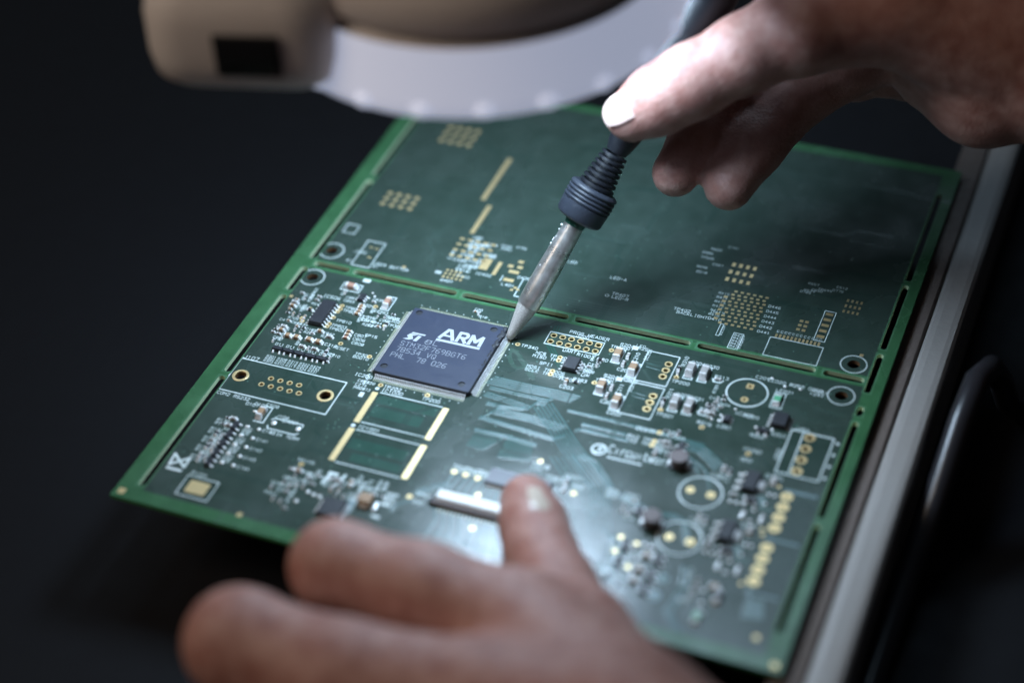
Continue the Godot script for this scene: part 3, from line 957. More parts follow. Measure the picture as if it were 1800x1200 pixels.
func middle() -> void:
	# two empty memory footprints with gold bars
	for p in [[-10.2, 25.8, 1.66, 12.0], [-10.2, 40.3, 1.66, 12.4], [9.85, 25.75, 1.66, 12.3], [9.95, 40.35, 1.66, 12.5]]:
		gold_pad(p[0], p[1], p[2], p[3], M.gold, "gold_contact_bar")
	for v in [19.55, 31.3, 34.3, 46.7]:
		art.line(P(-8.9, v), P(8.7, v), 0.32, silk, 120)
	art.disc(P(-10.4, 18.35), 0.6, silk, 120)
	art.disc(P(-10.4, 33.1), 0.6, silk, 120)
	test_point(-10.1, 16.9)
	test_point(3.2, 16.6)
	for t in [["TP202", -9.0, 16.5], ["IC1000", -9.0, 17.9], ["TP200", 2.4, 17.5], ["IC1001", -8.9, 32.5]]:
		word(t[0], t[1], t[2], 1.05)
	cluster(-15.6, 17.0, -12.6, 20.4, P(1.6, 1.3), 0.2, 0.7, [], [M.grey_ceramic, M.tan])
	art.block(P(-14.0, 20.9), P(-12.7, 22.8), silk, 120)
	# programming header
	frame(24.6, -17.45, 40.0, -12.35)
	for k in 12:
		through_hole(26.0 + (k % 6) * 2.54, -16.14 + (k / 6) * 2.54, 0.60, 0.93, k == 5)
	word("PROG HEADER", 29.6, -19.6, 1.05)
	word("J200", 31.8, -18.6, 0.95)
	word("+", 39.6, -18.6, 0.8)
	for p in [[30.7, -8.3], [30.8, -7.0], [30.7, -2.55], [30.7, -1.25], [42.65, -15.3], [42.7, -1.75], [18.1, -9.7]]:
		test_point(p[0], p[1])
	for t in [["NCS TP1001", 24.0, -8.8], ["MISO TP1002", 23.6, -7.4], ["SPI1", 26.4, -5.2], ["MOSI TP1006", 23.6, -3.0], ["SCLK TP1008", 23.6, -1.7], ["UART1", 30.4, -11.9], ["R1003 100", 34.6, -11.5], ["IC1002", 33.2, -1.25], ["TP340", 19.2, -10.2], ["TP201", 42.0, -17.4], ["TP200", 42.6, -3.6]]:
		word(t[0], t[1], t[2], 1.0)
	package("memory_chip", "small black chip with eight pins below the gold header holes", 34.9, -5.8, 3.8, 4.9, 1.6, 4, 1.27, 1.0)
	word("C1005", 38.4, -3.2, 0.9, true)
	word("R1007", 39.6, -3.6, 0.9, true)
	chip_part(35.7, 0.2, 1.6, 0.8, 0.7, M.tan)
	word("C203", 34.6, 1.7, 1.0)
	chip_part(38.1, -0.3, 1.6, 0.8, 0.5, M.resistor, true, "chip_resistor")
	word("R283", 37.0, -2.0, 1.0)
	cluster(37.6, -8.4, 40.6, -3.6, P(1.6, 1.4), 0.3, 0.3, [], [M.resistor, M.grey_ceramic])
	cluster(39.6, -10.6, 42.4, -7.8, P(1.6, 1.2), 0.25, 0.5, [], [M.resistor, M.grey_ceramic])
	# two regulator outlines and the big capacitors round them
	var whose := ["far", "near"]
	for k in 2:
		var dv := 13.05 * k
		frame(52.2, -18.25 + dv, 60.75, -6.15 + dv)
		for j in 3:
			through_hole(58.75, -14.75 + dv + j * 2.54, 0.62, 1.12)
		word("IC2%d1" % k, 51.9, -14.4 + dv, 1.0, true)
		frame(43.9, -16.5 + dv, 46.3, -10.8 + dv)
		frame(49.5, -12.3 + dv, 52.0, -6.6 + dv)
		frame(63.8, -16.9 + dv, 66.2, -10.8 + dv)
		frame(67.6, -16.9 + dv, 70.0, -10.8 + dv)
		chip_part(45.1, -13.6 + dv, 3.6, 1.95, 1.7, M.tan, false, "ceramic_capacitor", "tan block capacitor left of the %s three-hole outline, farther from it" % whose[k])
		chip_part(50.7, -9.5 + dv, 3.6, 1.95, 1.7, M.tan, false, "ceramic_capacitor", "tan block capacitor touching the left side of the %s three-hole outline" % whose[k])
		chip_part(65.0, -13.9 + dv, 3.6, 1.95, 1.8, M.grey_ceramic, false, "ceramic_capacitor", "grey block capacitor right of the %s three-hole outline, nearer to it" % whose[k])
		chip_part(68.8, -13.8 + dv, 3.6, 1.95, 1.8, M.grey_ceramic, false, "ceramic_capacitor", "grey block capacitor right of the %s three-hole outline, farther from it" % whose[k])
		chip_part(47.7, -14.3 + dv, 1.6, 0.8, 0.7, M.grey_ceramic)
		chip_part(47.5, -11.0 + dv, 1.6, 0.8, 0.7, M.grey_ceramic)
		chip_part(61.9, -13.6 + dv, 1.6, 0.8, 0.7, M.resistor, false, "chip_resistor")
		chip_part(62.1, -11.9 + dv, 1.0, 0.5, 0.4, M.grey_ceramic)
		test_point(62.2, -10.5 + dv)
		art.block(P(47.6, -18.9 + dv), P(49.3, -17.4 + dv), silk, 120)
		for t in [["R204 R2%d" % (k + 5), 44.2, -19.0], ["C207", 44.4, -17.9], ["C20%d" % (k + 4), 64.2, -18.0], ["C23%d" % k, 68.0, -17.9], ["TP20%d" % k, 61.6, -9.4], ["C202", 49.6, -6.0], ["C205", 46.6, -9.3]]:
			word(t[0], t[1], t[2] + dv, 1.0)
		word("C21%d" % k, 49.3, -12.9 + dv, 1.0, true)
		word("R31%d" % k, 62.0, -15.4 + dv, 1.0, true)
		word("LED", 48.4, -19.8 + dv, 0.9)
		art.path([P(71.3, -13.0 + dv), P(71.8, -12.0 + dv), P(73.6, -12.0 + dv), P(74.2, -13.0 + dv)], 0.4, silk, 120)
		chip_part(72.7, -12.9 + dv, 1.6, 0.8, 0.6, M.grey_ceramic, true)
		word("R21%d" % (k + 3), 71.6, -14.6 + dv, 1.0)
	# maker's emblem and name, and the three test points above it
	art.ring(P(52.15, 21.2), 1.75, 0.62, silk, 120)
	art.path([P(53.3, 20.2), P(51.9, 20.6), P(52.9, 21.6), P(51.0, 22.4)], 0.5, silk, 120)
	art.word("Circuitworx", P(54.6, 18.8), 2.7, silk, false, 120, 0.32, 0.57)
	for k in 7:
		art.line(P(55.1 + k * 1.3, 23.1), P(56.0 + k * 1.3, 23.1), 0.5, silk, 120)
	for p in [[64.6, 10.7], [64.4, 14.1], [64.3, 15.6]]:
		test_point(p[0], p[1])
	word("DEBUG", 58.6, 10.2, 1.05)
	word("TP31", 61.9, 10.2, 1.05)
	word("RX2 TP304", 57.4, 13.6, 1.05)
	word("TX2 TP305", 57.4, 15.1, 1.05)
	sot(71.4, 14.2, true, "transistor", "small black transistor above the upper black coil")
	cluster(66.0, 9.6, 70.0, 18.8, P(1.55, 1.4), 0.45, 0.28, [[70.2, 12.4, 73, 16]], [M.grey_ceramic, M.resistor, M.grey_ceramic])
	# lower middle: driver chip and the ribbon connector
	package("driver_chip", "flat chip with a sheen put into its grey colour and a fine row of pins, behind the left thumb", 37.7, 39.3, 5.2, 16.2, 1.1, 24, 0.63, 0.8, 0.28, true, grain(mat(Color(0.075, 0.078, 0.098), 0.4), 200.0, 0.32, 0.44, 0.0, 54), false)  # grey body colour stands for light reflected off the chip
	var o := root("ribbon_connector", V(31.2, 50.1, 0), board)
	note(o, "white ribbon cable connector with a dark front bar left of the thumb")
	var st := tool()
	loft(st, [rect_ring(0, 0, 21.0, 3.0, 0.1), rect_ring(0, 0, 21.0, 3.0, 1.75), rect_ring(0, 0, 20.6, 2.6, 2.0)])
	put("shell", closed(st), [M.white_plastic], o)
	st = tool()
	box(st, 0, 0, 22.4, 1.1, 0.15, 1.2, 0.15)
	put("latch_bar", closed(st), [M.ferrite], o, V(0, 2.1, 0))
	st = tool()
	box(st, 0, 0, 1.5, 1.8, 0.0, 1.1, 0.2)
	put("latch_ear", closed(st), [M.black_plastic], o, V(-11.3, 1.6, 0))
	put("latch_ear", closed(st), [M.black_plastic], o, V(11.3, 1.6, 0))
	for k in 18:
		art.line(P(22.2 + k, 53.0), P(22.2 + k, 54.2), 0.4, Color(0.8, 0.78, 0.7), 120)
	for p in [[20.85, 40.3], [23.95, 40.4], [27.25, 40.5], [39.85, 30.0], [29.55, 45.9], [32.5, 56.6], [51.5, 37.8], [13.8, 51.8]]:
		test_point(p[0], p[1])
	for p in [[20.4, 38.5], [23.6, 38.4], [26.8, 38.3], [38.8, 31.4], [43.6, 34.4]]:
		word("TP%d" % (40 + int(p[0])), p[0] - 0.6, p[1] - 0.6, 1.25)
		word("LCD", p[0] - 0.4, p[1] + 0.6, 1.0)
	word("TP52", 14.9, 49.8, 1.0)
	word("GND", 15.2, 52.4, 1.0)
	for p in [[48.6, 34.6], [48.9, 37.4]]:
		chip_part(p[0], p[1], 1.6, 0.8, 0.7, M.resistor if p[1] < 36 else M.grey_ceramic, false, "chip_resistor" if p[1] < 36 else "ceramic_capacitor")
	word("R65", 50.2, 34.6, 1.1)
	word("SDA TP61", 59.0, 33.4, 1.1)
	word("SCL TP62", 59.0, 35.0, 1.1)
	word("IC601", 47.2, 32.0, 1.1)


func right_side() -> void:
	# three round capacitor outlines with their gold holes
	for c in [[81.2, -10.6, 81.3, -13.15, 81.3, -7.9, false], [80.6, 27.55, 83.2, 27.6, 78.0, 27.5, true], [80.4, 43.55, 83.15, 44.0, 78.0, 44.0, true]]:
		art.ring(P(c[0], c[1]), 5.3, 0.45, silk, 120)
		through_hole(c[2], c[3], 0.4, 1.0, true)
		through_hole(c[4], c[5], 0.4, 1.05)
		word("C%d" % int(200 + c[1] + 20), c[0] + 0.5, c[1] - 7.2, 1.0)
	cluster(73.6, -7.4, 77.6, 2.6, P(1.35, 1.5), 0.55, 0.25, [], [M.grey_ceramic, M.resistor, M.grey_ceramic])
	package("regulator_chip", "tiny dark brown chip below the far round outline", 79.3, 1.0, 1.8, 2.4, 1.1, 3, 0.8, 0.6, 0.4, false, null, false)
	for p in [[77.4, -0.3], [77.4, 1.7], [75.6, 1.8], [80.2, -3.6]]:
		solder_pad(p[0], p[1], 0.75, 0.75)
	frame(88.05, -13.1, 90.95, -7.3)
	chip_part(89.4, -10.0, 3.2, 1.7, 1.0, M.green_lens, false, "light_emitting_diode", "green lamp chip in a white box on the right of the board")
	word("LED21", 88.0, -14.6, 1.0)
	package("switch_chip", "square black chip with eight pins right of the green lamp chip", 92.2, -2.4, 3.9, 4.9, 1.6, 4, 1.27, 1.0)
	sot(88.9, 2.2, false, "transistor", "black transistor left below the square eight-pin chip")
	for p in [[87.0, 1.2], [91.0, 0.8], [90.1, 3.4]]:
		solder_pad(p[0], p[1], 0.9, 0.8)
	for t in [["R252", 86.4, 3.6], ["R253", 91.2, 1.6], ["C251", 77.6, 3.0], ["IC203", 80.4, -3.0], ["R239", 83.0, -2.7], ["TP250", 86.0, 9.0], ["GND", 86.6, 12.6], ["J250", 96.2, -2.3], ["R215", 72.4, 3.4], ["LED20 R250", 85.0, -17.6], ["R251 C250", 90.8, -17.6], ["TP251", 96.2, -17.2], ["+24V", 96.4, -16.0]]:
		word(t[0], t[1], t[2], 1.0)
	for p in [[85.8, -17.9], [89.8, -15.9], [93.8, -16.1]]:
		solder_pad(p[0], p[1], 0.9, 0.8)
	test_point(87.75, 10.95)
	test_point(74.05, 5.45)
	# four-pole terminal outline
	frame(95.7, -0.95, 106.5, 14.8, 0.42)
	art.line(P(98.75, -0.9), P(98.95, 14.7), 0.42, silk, 120)
	for k in 4:
		through_hole(100.68, 0.57 + k * 4.14, 0.75, 1.45)
		art.disc(P(107.7, 0.44 + k * 4.28), 0.5, silk, 120)
	word("J202", 94.2, 11.0, 1.1, true)
	# two power transistors with their solder tabs
	for k in 2:
		var at := P(91.4, 20.9) if k == 0 else P(90.6, 38.6)
		var o := root("power_transistor", V(at.x, at.y, 0), board)
		note(o, "black power transistor with a big solder tab, %s" % ["beside the four-hole terminal outline" if k == 0 else "second one down the right column"][0])
		var st := tool()
		loft(st, [rect_ring(0, 0, 3.4, 6.4, 0.1), rect_ring(0, 0, 3.5, 6.5, 0.9), rect_ring(0, 0, 3.2, 6.2, 1.7)])
		put("body", closed(st), [M.package], o)
		for j in 3:
			put("pin", pin_mesh(1.9, 0.8, 0.8), [M.solder], o, V(-1.7, (j - 1) * 2.4, 0), PI)
		st = tool()
		loft(st, [rect_ring(0, 0, 1.9, 3.2, 0.0, 0.3), rect_ring(-0.1, 0, 1.6, 3.0, 0.3, 0.4), rect_ring(-0.4, 0, 0.6, 2.6, 0.7, 0.2)])
		put("tab", closed(st), [M.solder], o, V(2.6, 0, 0))
		var base := at.y
		solder_pad(at.x - 3.2, base + 7.2, 0.9, 0.9)
		solder_pad(at.x - 1.6, base + 7.2, 0.9, 0.9)
		solder_pad(at.x, base + 7.0, 0.9, 0.9)
		solder_pad(at.x - 0.1, base + 4.9, 0.9, 0.9)
		solder_pad(at.x + 5.0, base + 2.0, 0.9, 0.9)
		solder_pad(at.x + 6.5, base + 2.0, 0.9, 0.9)
		solder_pad(at.x + 5.0, base + 5.4, 0.8, 0.8)
		sot(at.x + 1.6, base + 5.6, false, "transistor")
		chip_part(at.x + 4.9, base - 2.6, 2.0, 1.25, 0.9, M.grey_ceramic, false)
		chip_part(at.x - 3.0, base + 4.9, 1.6, 0.8, 0.6, M.grey_ceramic, true)
		solder_pad(at.x + 0.9, base + 10.4, 0.9, 3.0, 0.4)
		solder_pad(at.x + 5.6, base + 10.4, 0.9, 3.0, 0.4)
		solder_pad(at.x + 3.1, base + 8.2, 1.0, 0.8)
		solder_pad(at.x + 3.1, base + 12.0, 1.0, 0.8)
		art.block(P(at.x + 2.4, base + 3.2), P(at.x + 4.8, base + 6.4), Color(0.42, 0.50, 0.50), 80)
		art.block(P(at.x + 4.0, base + 6.4), P(at.x + 7.2, base + 7.4), Color(0.36, 0.45, 0.44), 80)
		chip_part(at.x - 7.8, base - 3.0, 1.6, 0.8, 0.6, M.grey_ceramic)
		chip_part(at.x - 6.2, base - 2.4, 1.6, 0.8, 0.6, M.resistor, false, "chip_resistor")
		word("R71%d" % k, at.x - 8.3, base + 0.4, 1.0, true)
		word("C72%d" % k, at.x - 6.6, base + 1.0, 1.0, true)
		word("Q70%d" % k, at.x + 2.6, base - 4.6, 1.1)
		# wound coils
		var c := root("coil", V(72.7, 20.0 if k == 0 else 41.3, 0), board)
		note(c, "round black coil with a grey top, %s" % ["right of the printed maker's name" if k == 0 else "left of the middle round outline"][0])
		st = tool()
		loft(st, [round_ring(0, 0, 5.0, 5.0, 0.05, 1.2, 3), round_ring(0, 0, 5.0, 5.0, 0.5, 1.2, 3)])
		put("base", closed(st), [M.black_plastic], c)
		st = tool()
		lathe(st, [P(0.5, 2.0), P(2.2, 2.0)], 20, 0, false, false)
		lathe(st, [P(2.2, 2.0), P(2.25, 2.35), P(2.9, 2.4), P(3.05, 2.25)], 20, 0)
		put("core", closed(st), [M.ferrite], c)
		st = tool()
		box(st, 2.3, 0, 0.9, 2.2, 0.02, 0.7, 0.1)
		box(st, -2.3, 0, 0.9, 2.2, 0.02, 0.7, 0.1)
		put("solder_joint", closed(st), [M.solder], c)
	sot(68.6, 38.6, true, "transistor", "small black transistor above the lower black coil")
	cluster(64.6, 35.6, 68.0, 42.0, P(1.55, 1.4), 0.4, 0.3, [[67.5, 36, 70, 41]], [M.grey_ceramic, M.resistor])
	# terminal holes along the right margin
	for v in [22.27, 25.9, 29.55, 33.2, 39.97, 43.6, 47.3, 50.95]:
		through_hole(100.68, v, 0.45, 1.55)
	for v in [20.2, 36.9, 54.6]:
		art.line(P(99.8, v), P(107.5, v), 0.9, Color(0.45, 0.53, 0.55), 100)
	for p in [[98.0, 19.6], [98.0, 34.6], [98.6, 36.2], [98.2, 52.6]]:
		gold_pad(p[0], p[1], 0.9, 0.9)
	art.shape(PackedVector2Array([P(100.5, 57), P(104.5, 55.8), P(106.0, 61.5), P(101.0, 62.5)]), Color(0.42, 0.50, 0.51), 100)
	art.line(P(100.3, 53.6), P(102, 58), 0.8, Color(0.45, 0.53, 0.55), 100)
	# lower right groups
	for p in [[77.9, 52.2], [77.8, 57.4], [77.8, 62.1], [69.3, 50.4], [69.3, 55.6]]:
		sot(p[0], p[1], true, "diode")
	for p in [[75.0, 51.8], [74.7, 56.5], [74.7, 60.2], [92.8, 56.0]]:
		chip_part(p[0], p[1], 2.0, 1.25, 1.0, M.tan, true, "ceramic_capacitor")
	for p in [[73.2, 48.3], [74.8, 48.4], [76.3, 50.7], [73.2, 53.0], [73.2, 57.9], [92.5, 64.3], [90.5, 57.6], [91.2, 61.2]]:
		solder_pad(p[0], p[1], 1.0, 1.0)
	for p in [[67.3, 52.5], [71.8, 56.3], [71.4, 48.6], [67.2, 47.8]]:
		gold_pad(p[0], p[1], 1.1, 1.1)
	cluster(66.0, 48.6, 76.6, 63.6, P(1.9, 1.7), 0.3, 0.34, [[76.2, 50, 79.4, 64], [73.4, 50.6, 76.4, 61.4], [68, 48.6, 70.6, 57.4]], [M.grey_ceramic, M.resistor, M.grey_ceramic])
	art.disc(P(80.6, 57.0), 1.5, Color(0.46, 0.55, 0.56), 100)
	art.disc(P(80.4, 62.6), 1.7, Color(0.52, 0.60, 0.62), 100)
	cluster(86.6, 55.0, 90.0, 62.0, P(1.9, 1.7), 0.35, 0.4, [], [M.grey_ceramic])
	chip_part(94.2, 58.6, 3.2, 1.6, 1.2, M.resistor, false, "chip_resistor", "black part below the lower power transistor near the right margin")
	chip_part(91.6, 66.0, 3.2, 1.6, 1.0, M.green_lens, false, "light_emitting_diode", "green lamp chip nearest the board's lower right corner")
	gold_pad(105.9, 67.0, 1.3, 1.3)
	gold_pad(111.9, 73.4, 1.6, 1.6)


func lower_edge() -> void:
	gold_pad(-55.2, 73.2, 2.0, 2.0)
	gold_pad(-23.2, 71.0, 1.3, 1.3)
	for p in [[-10.7, 58.5], [-8.9, 58.9], [-7.2, 59.0], [-1.4, 52.8], [-12.0, 62.3]]:
		solder_pad(p[0], p[1], 1.0, 1.0)
	package("audio_chip", "black chip at the near edge, half hidden by the index finger", -2.4, 62.0, 6.0, 6.0, 1.1, 6, 0.8, 0.8, 0.4)
	var o := root("power_coil", V(4.6, 57.2, 0), board)
	note(o, "tan cube coil standing near the index finger")
	var st := tool()
	loft(st, [rect_ring(0, 0, 3.4, 3.2, 0.05, 0.3), rect_ring(0, 0, 3.4, 3.2, 1.8, 0.3), rect_ring(0, 0, 3.0, 2.8, 2.0, 0.25)])
	put("body", closed(st), [M.tan], o)
	st = tool()
	box(st, 0, 1.75, 2.4, 0.5, 0.0, 0.8, 0.1)
	box(st, 0, -1.75, 2.4, 0.5, 0.0, 0.8, 0.1)
	put("solder_joint", closed(st), [M.solder], o)
	art.block(P(0.2, 57.0), P(2.2, 62.0), Color(0.50, 0.56, 0.58), 100)
	solder_pad(7.3, 57.6, 1.1, 3.2, 0.4)
	cluster(-18.0, 52.6, 10.6, 58.2, P(1.8, 1.55), 0.36, 0.34, [[-11.4, 57.6, -6, 60], [2.6, 55.2, 8.2, 60], [-6, 58.6, 1.6, 66]], [M.grey_ceramic, M.tan, M.resistor, M.grey_ceramic])
	cluster(-20.0, 58.2, -12.6, 66.0, P(2.1, 1.8), 0.25, 0.4, [[-13, 61, -11, 63]], [M.grey_ceramic])
	art.block(P(8.2, 55.8), P(10.6, 56.8), silk, 120)
	art.block(P(7.6, 60.4), P(9.8, 61.2), silk, 120)
	art.line(P(-8.6, 50.7), P(-6.4, 50.7), 1.0, silk, 120)
	art.line(P(-8.2, 51.4), P(-8.8, 54.6), 0.8, silk, 120)
	art.line(P(-4.4, 50.2), P(-5.2, 53.8), 0.8, silk, 120)
	word("IC7", -2.8, 50.8, 1.2)
	word("L71", 2.2, 52.6, 1.2, true)
	word("C76", 9.4, 55.4, 1.2, true)


func far_board() -> void:
	frame(-39.6, -38.7, -34.1, -27.1, 0.28)
	word("USER BUTTON", -33.5, -30.1, 1.0)
	word("S1", -33.4, -28.8, 1.0)
	word("J102", -41.4, -33.6, 1.0)
	word("K1", -41.6, -29.0, 1.0)
	for p in [[-37.4, -36.0], [-35.6, -35.8], [-36.0, -31.6]]:
		gold_pad(p[0], p[1], 1.2, 0.5)
	gold_pad(-24.7, -30.6, 1.0, 1.0)
	# bare gold lands by the iron, then fields of them farther back
	for p in [[5.7, -38.2, 3.0, 1.3], [5.6, -34.4, 3.0, 1.3], [-3.2, -39.0, 2.6, 5.0], [0.6, -38.2, 1.2, 6.0], [3.9, -40.4, 1.6, 1.2], [6.6, -40.6, 1.6, 1.2], [6.0, -43.0, 1.6, 1.2], [8.6, -31.8, 0.9, 0.8], [8.0, -30.6, 0.9, 0.8], [9.6, -31.2, 0.9, 0.8], [12.4, -34.6, 1.0, 1.0]]:
		gold_pad(p[0], p[1], p[2], p[3])
	art.path([P(9.4, -36), P(9.6, -28.4), P(11.0, -28.4)], 0.35, silk, 120)
	art.line(P(3.4, -35.8), P(3.4, -33.4), 0.3, silk, 120)
	art.block(P(-15.4, -32.2), P(-13.6, -30.8), silk, 120, 0.7)
	for t in [["Q401", -12.6, -29.2], ["C460", -9.0, -32.4], ["IC400", -4.4, -35.0], ["L401", 4.4, -32.8], ["D406", 7.6, -37.0], ["LED", 18.4, -48.0], ["LED-A", 32.2, -45.0], ["TP407", 35.0, -38.4], ["LED-R", 35.4, -37.0], ["TP402", 53.0, -37.6], ["BACKLIGHT", 54.2, -36.4], ["D410", 63.0, -36.6], ["D412", 63.0, -39.4]]:
		word(t[0], t[1], t[2], 1.0)
	art.ring(P(33.9, -36.6), 0.5, 0.14, silk, 120)
	for k in 14:
		gold_pad(-12.4 + (k % 5) * 1.3, -30.2 - (k / 5) * 1.5, 0.7, 0.9)
	for k in 20:
		word("C4%02d" % (k * 3 + 11), rng.randf_range(-16, -4), -34.0 - k * 0.7, 1.0, k % 3 == 0)
		gold_pad(-14.0 + (k % 5) * 2.4, -40 - (k / 5) * 2.6, 1.4, 0.9)
	# resistor field with gold lands on the right
	for k in 60:
		var i := k % 6
		var j := k / 6
		gold_pad(66.5 + i * 1.75 + (j % 2) * 0.4, -35.2 - j * 1.55, 0.95, 0.8, M.gold)
	for k in 6:
		gold_pad(64.9, -36.6 - k * 1.9, 1.1, 0.9)
		word("R41%d" % k, 62.6, -38.2 - k * 1.9, 0.8)
		word("D4%d" % (41 + k), 77.0, -35.4 - k * 2.2, 0.9)
	frame(66.9, -34.8, 67.8, -29.9, 0.2)
	word("BUZZER", 67.7, -30.3, 0.7, true)
	frame(71.3, -32.4, 74.0, -26.0, 0.24)
	for k in 5:
		word("R4%d" % (21 + k), 71.7, -31.9 + k * 1.15, 0.8)
	frame(80.9, -33.8, 95.25, -26.2, 0.26)
	for k in 12:
		gold_pad(82.2 + k * 1.05, -34.8, 0.6, 1.4)
		word("C", 82.0 + k * 1.05, -37.0, 0.8)
	frame(91.95, -48.8, 94.95, -36.1, 0.26)
	for k in 5:
		gold_pad(93.4, -38.0 - k * 2.4, 2.0, 1.1)
	for k in 6:
		gold_pad(87.0 + (k % 2) * 1.5, -39.0 - (k / 2) * 1.8, 1.0, 1.0)
	gold_pad(105.4, -34.0, 1.0, 1.0)
	# larger lands and print farther back
	for r in [[-41, -101, -29, -90], [62, -62, 70, -52], [96, -56, 101, -49], [-44.6, -63, -33, -55]]:
		for k in 12:
			gold_pad(lerpf(r[0], r[2], (k % 4 + 0.5) / 4), lerpf(r[1], r[3], (k / 4 + 0.5) / 3), absf(r[2] - r[0]) / 8.0, absf(r[3] - r[1]) / 6.0)
	gold_pad(-15.6, -78, 1.4, 22)
	gold_pad(-12.5, -58, 1.4, 14)
	for r in [[-10, -50, 6, -44], [54, -68, 62, -46], [84, -60, 96, -52]]:
		for k in 7:
			word("%s%d" % [["C", "R", "D", "TP"][k % 4], rng.randi_range(501, 799)], lerpf(r[0], r[2], rng.randf()) - 1.5, lerpf(r[1], r[3], k / 10.0), 0.8)
	frame(-48.6, -44.2, -44.8, -40.2, 0.3)


# A flat sheet with holes and slots cut out; uv run over the given rectangle. holes: [centre, radius, sides]; slots: [low corner, high corner] with round ends.
func sheet(low: Vector2, high: Vector2, cut: Array, slots: Array, h: float, step: float, uv_low: Vector2, uv_size: Vector2) -> ArrayMesh:
	var pts := PackedVector2Array()
	var outlines := []
	var jitter := RandomNumberGenerator.new()
	jitter.seed = 5
	var nx := int(ceil((high.x - low.x) / step))
	var ny := int(ceil((high.y - low.y) / step))
	for c in cut:
		var ring := PackedVector2Array()
		for k in c[2]:
			ring.append(c[0] + P(cos(TAU * k / c[2]), sin(TAU * k / c[2])) * c[1])
		outlines.append(ring)
		pts.append_array(ring)
	for s in slots:
		var ring := slot_outline(s[0], s[1])
		outlines.append(ring)
		pts.append_array(ring)
	for i in nx + 1:
		for j in ny + 1:
			var p := P(lerpf(low.x, high.x, float(i) / nx), lerpf(low.y, high.y, float(j) / ny))
			var edge := i == 0 or j == 0 or i == nx or j == ny
			if not edge:
				p += P(jitter.randf_range(-0.2, 0.2), jitter.randf_range(-0.2, 0.2)) * step
			var near := false
			for c in cut:
				if p.distance_to(c[0]) < c[1] * 1.25 + 0.15:
					near = true
			for s in slots:
				if Rect2(s[0], s[1] - s[0]).grow(0.5).has_point(p):
					near = true
			if edge or not near:
				pts.append(p)
	var tri := Geometry2D.triangulate_delaunay(pts)
	var st := tool()
	for i in range(0, tri.size(), 3):
		var a := pts[tri[i]]
		var b := pts[tri[i + 1]]
		var c := pts[tri[i + 2]]
		var m := (a + b + c) / 3
		var away := false
		for q in cut:
			if m.distance_to(q[0]) < q[1] * 0.999 and a.distance_to(q[0]) < q[1] * 1.01 and b.distance_to(q[0]) < q[1] * 1.01 and c.distance_to(q[0]) < q[1] * 1.01:
				away = true
				break
		if not away:
			for k in slots.size():
				if Rect2(slots[k][0], slots[k][1] - slots[k][0]).has_point(m) and Geometry2D.is_point_in_polygon(m, outlines[cut.size() + k]):
					away = true
					break
		if away:
			continue
		var order: Array = [a, b, c] if (b - a).cross(c - a) > 0 else [a, c, b]
		for p in order:
			st.set_uv((p - uv_low) / uv_size)
			st.set_normal(Vector3.UP)
			st.add_vertex(V(p.x, p.y, h))
	return st.commit()


func slot_outline(low: Vector2, high: Vector2) -> PackedVector2Array:
	var out := PackedVector2Array()
	var size := high - low
	var r := minf(size.x, size.y) / 2
	var tall := size.y > size.x
	var a := low + P(r, r)
	var b := high - P(r, r)
	var along := b - a
	var first := 0.0 if tall else -PI / 2
	for end in 2:
		for k in 9:
			var t: float = first + (0.0 if end == 0 else PI) + PI * k / 8.0
			out.append((b if end == 0 else a) + P(cos(t), sin(t)) * r)
		var n := int(along.length() / 1.6)
		var side := P(-r, 0) if tall else P(0, r)
		for k in range(1, n):
			out.append((b - along * k / n + side) if end == 0 else (a + along * k / n - side))
	return out


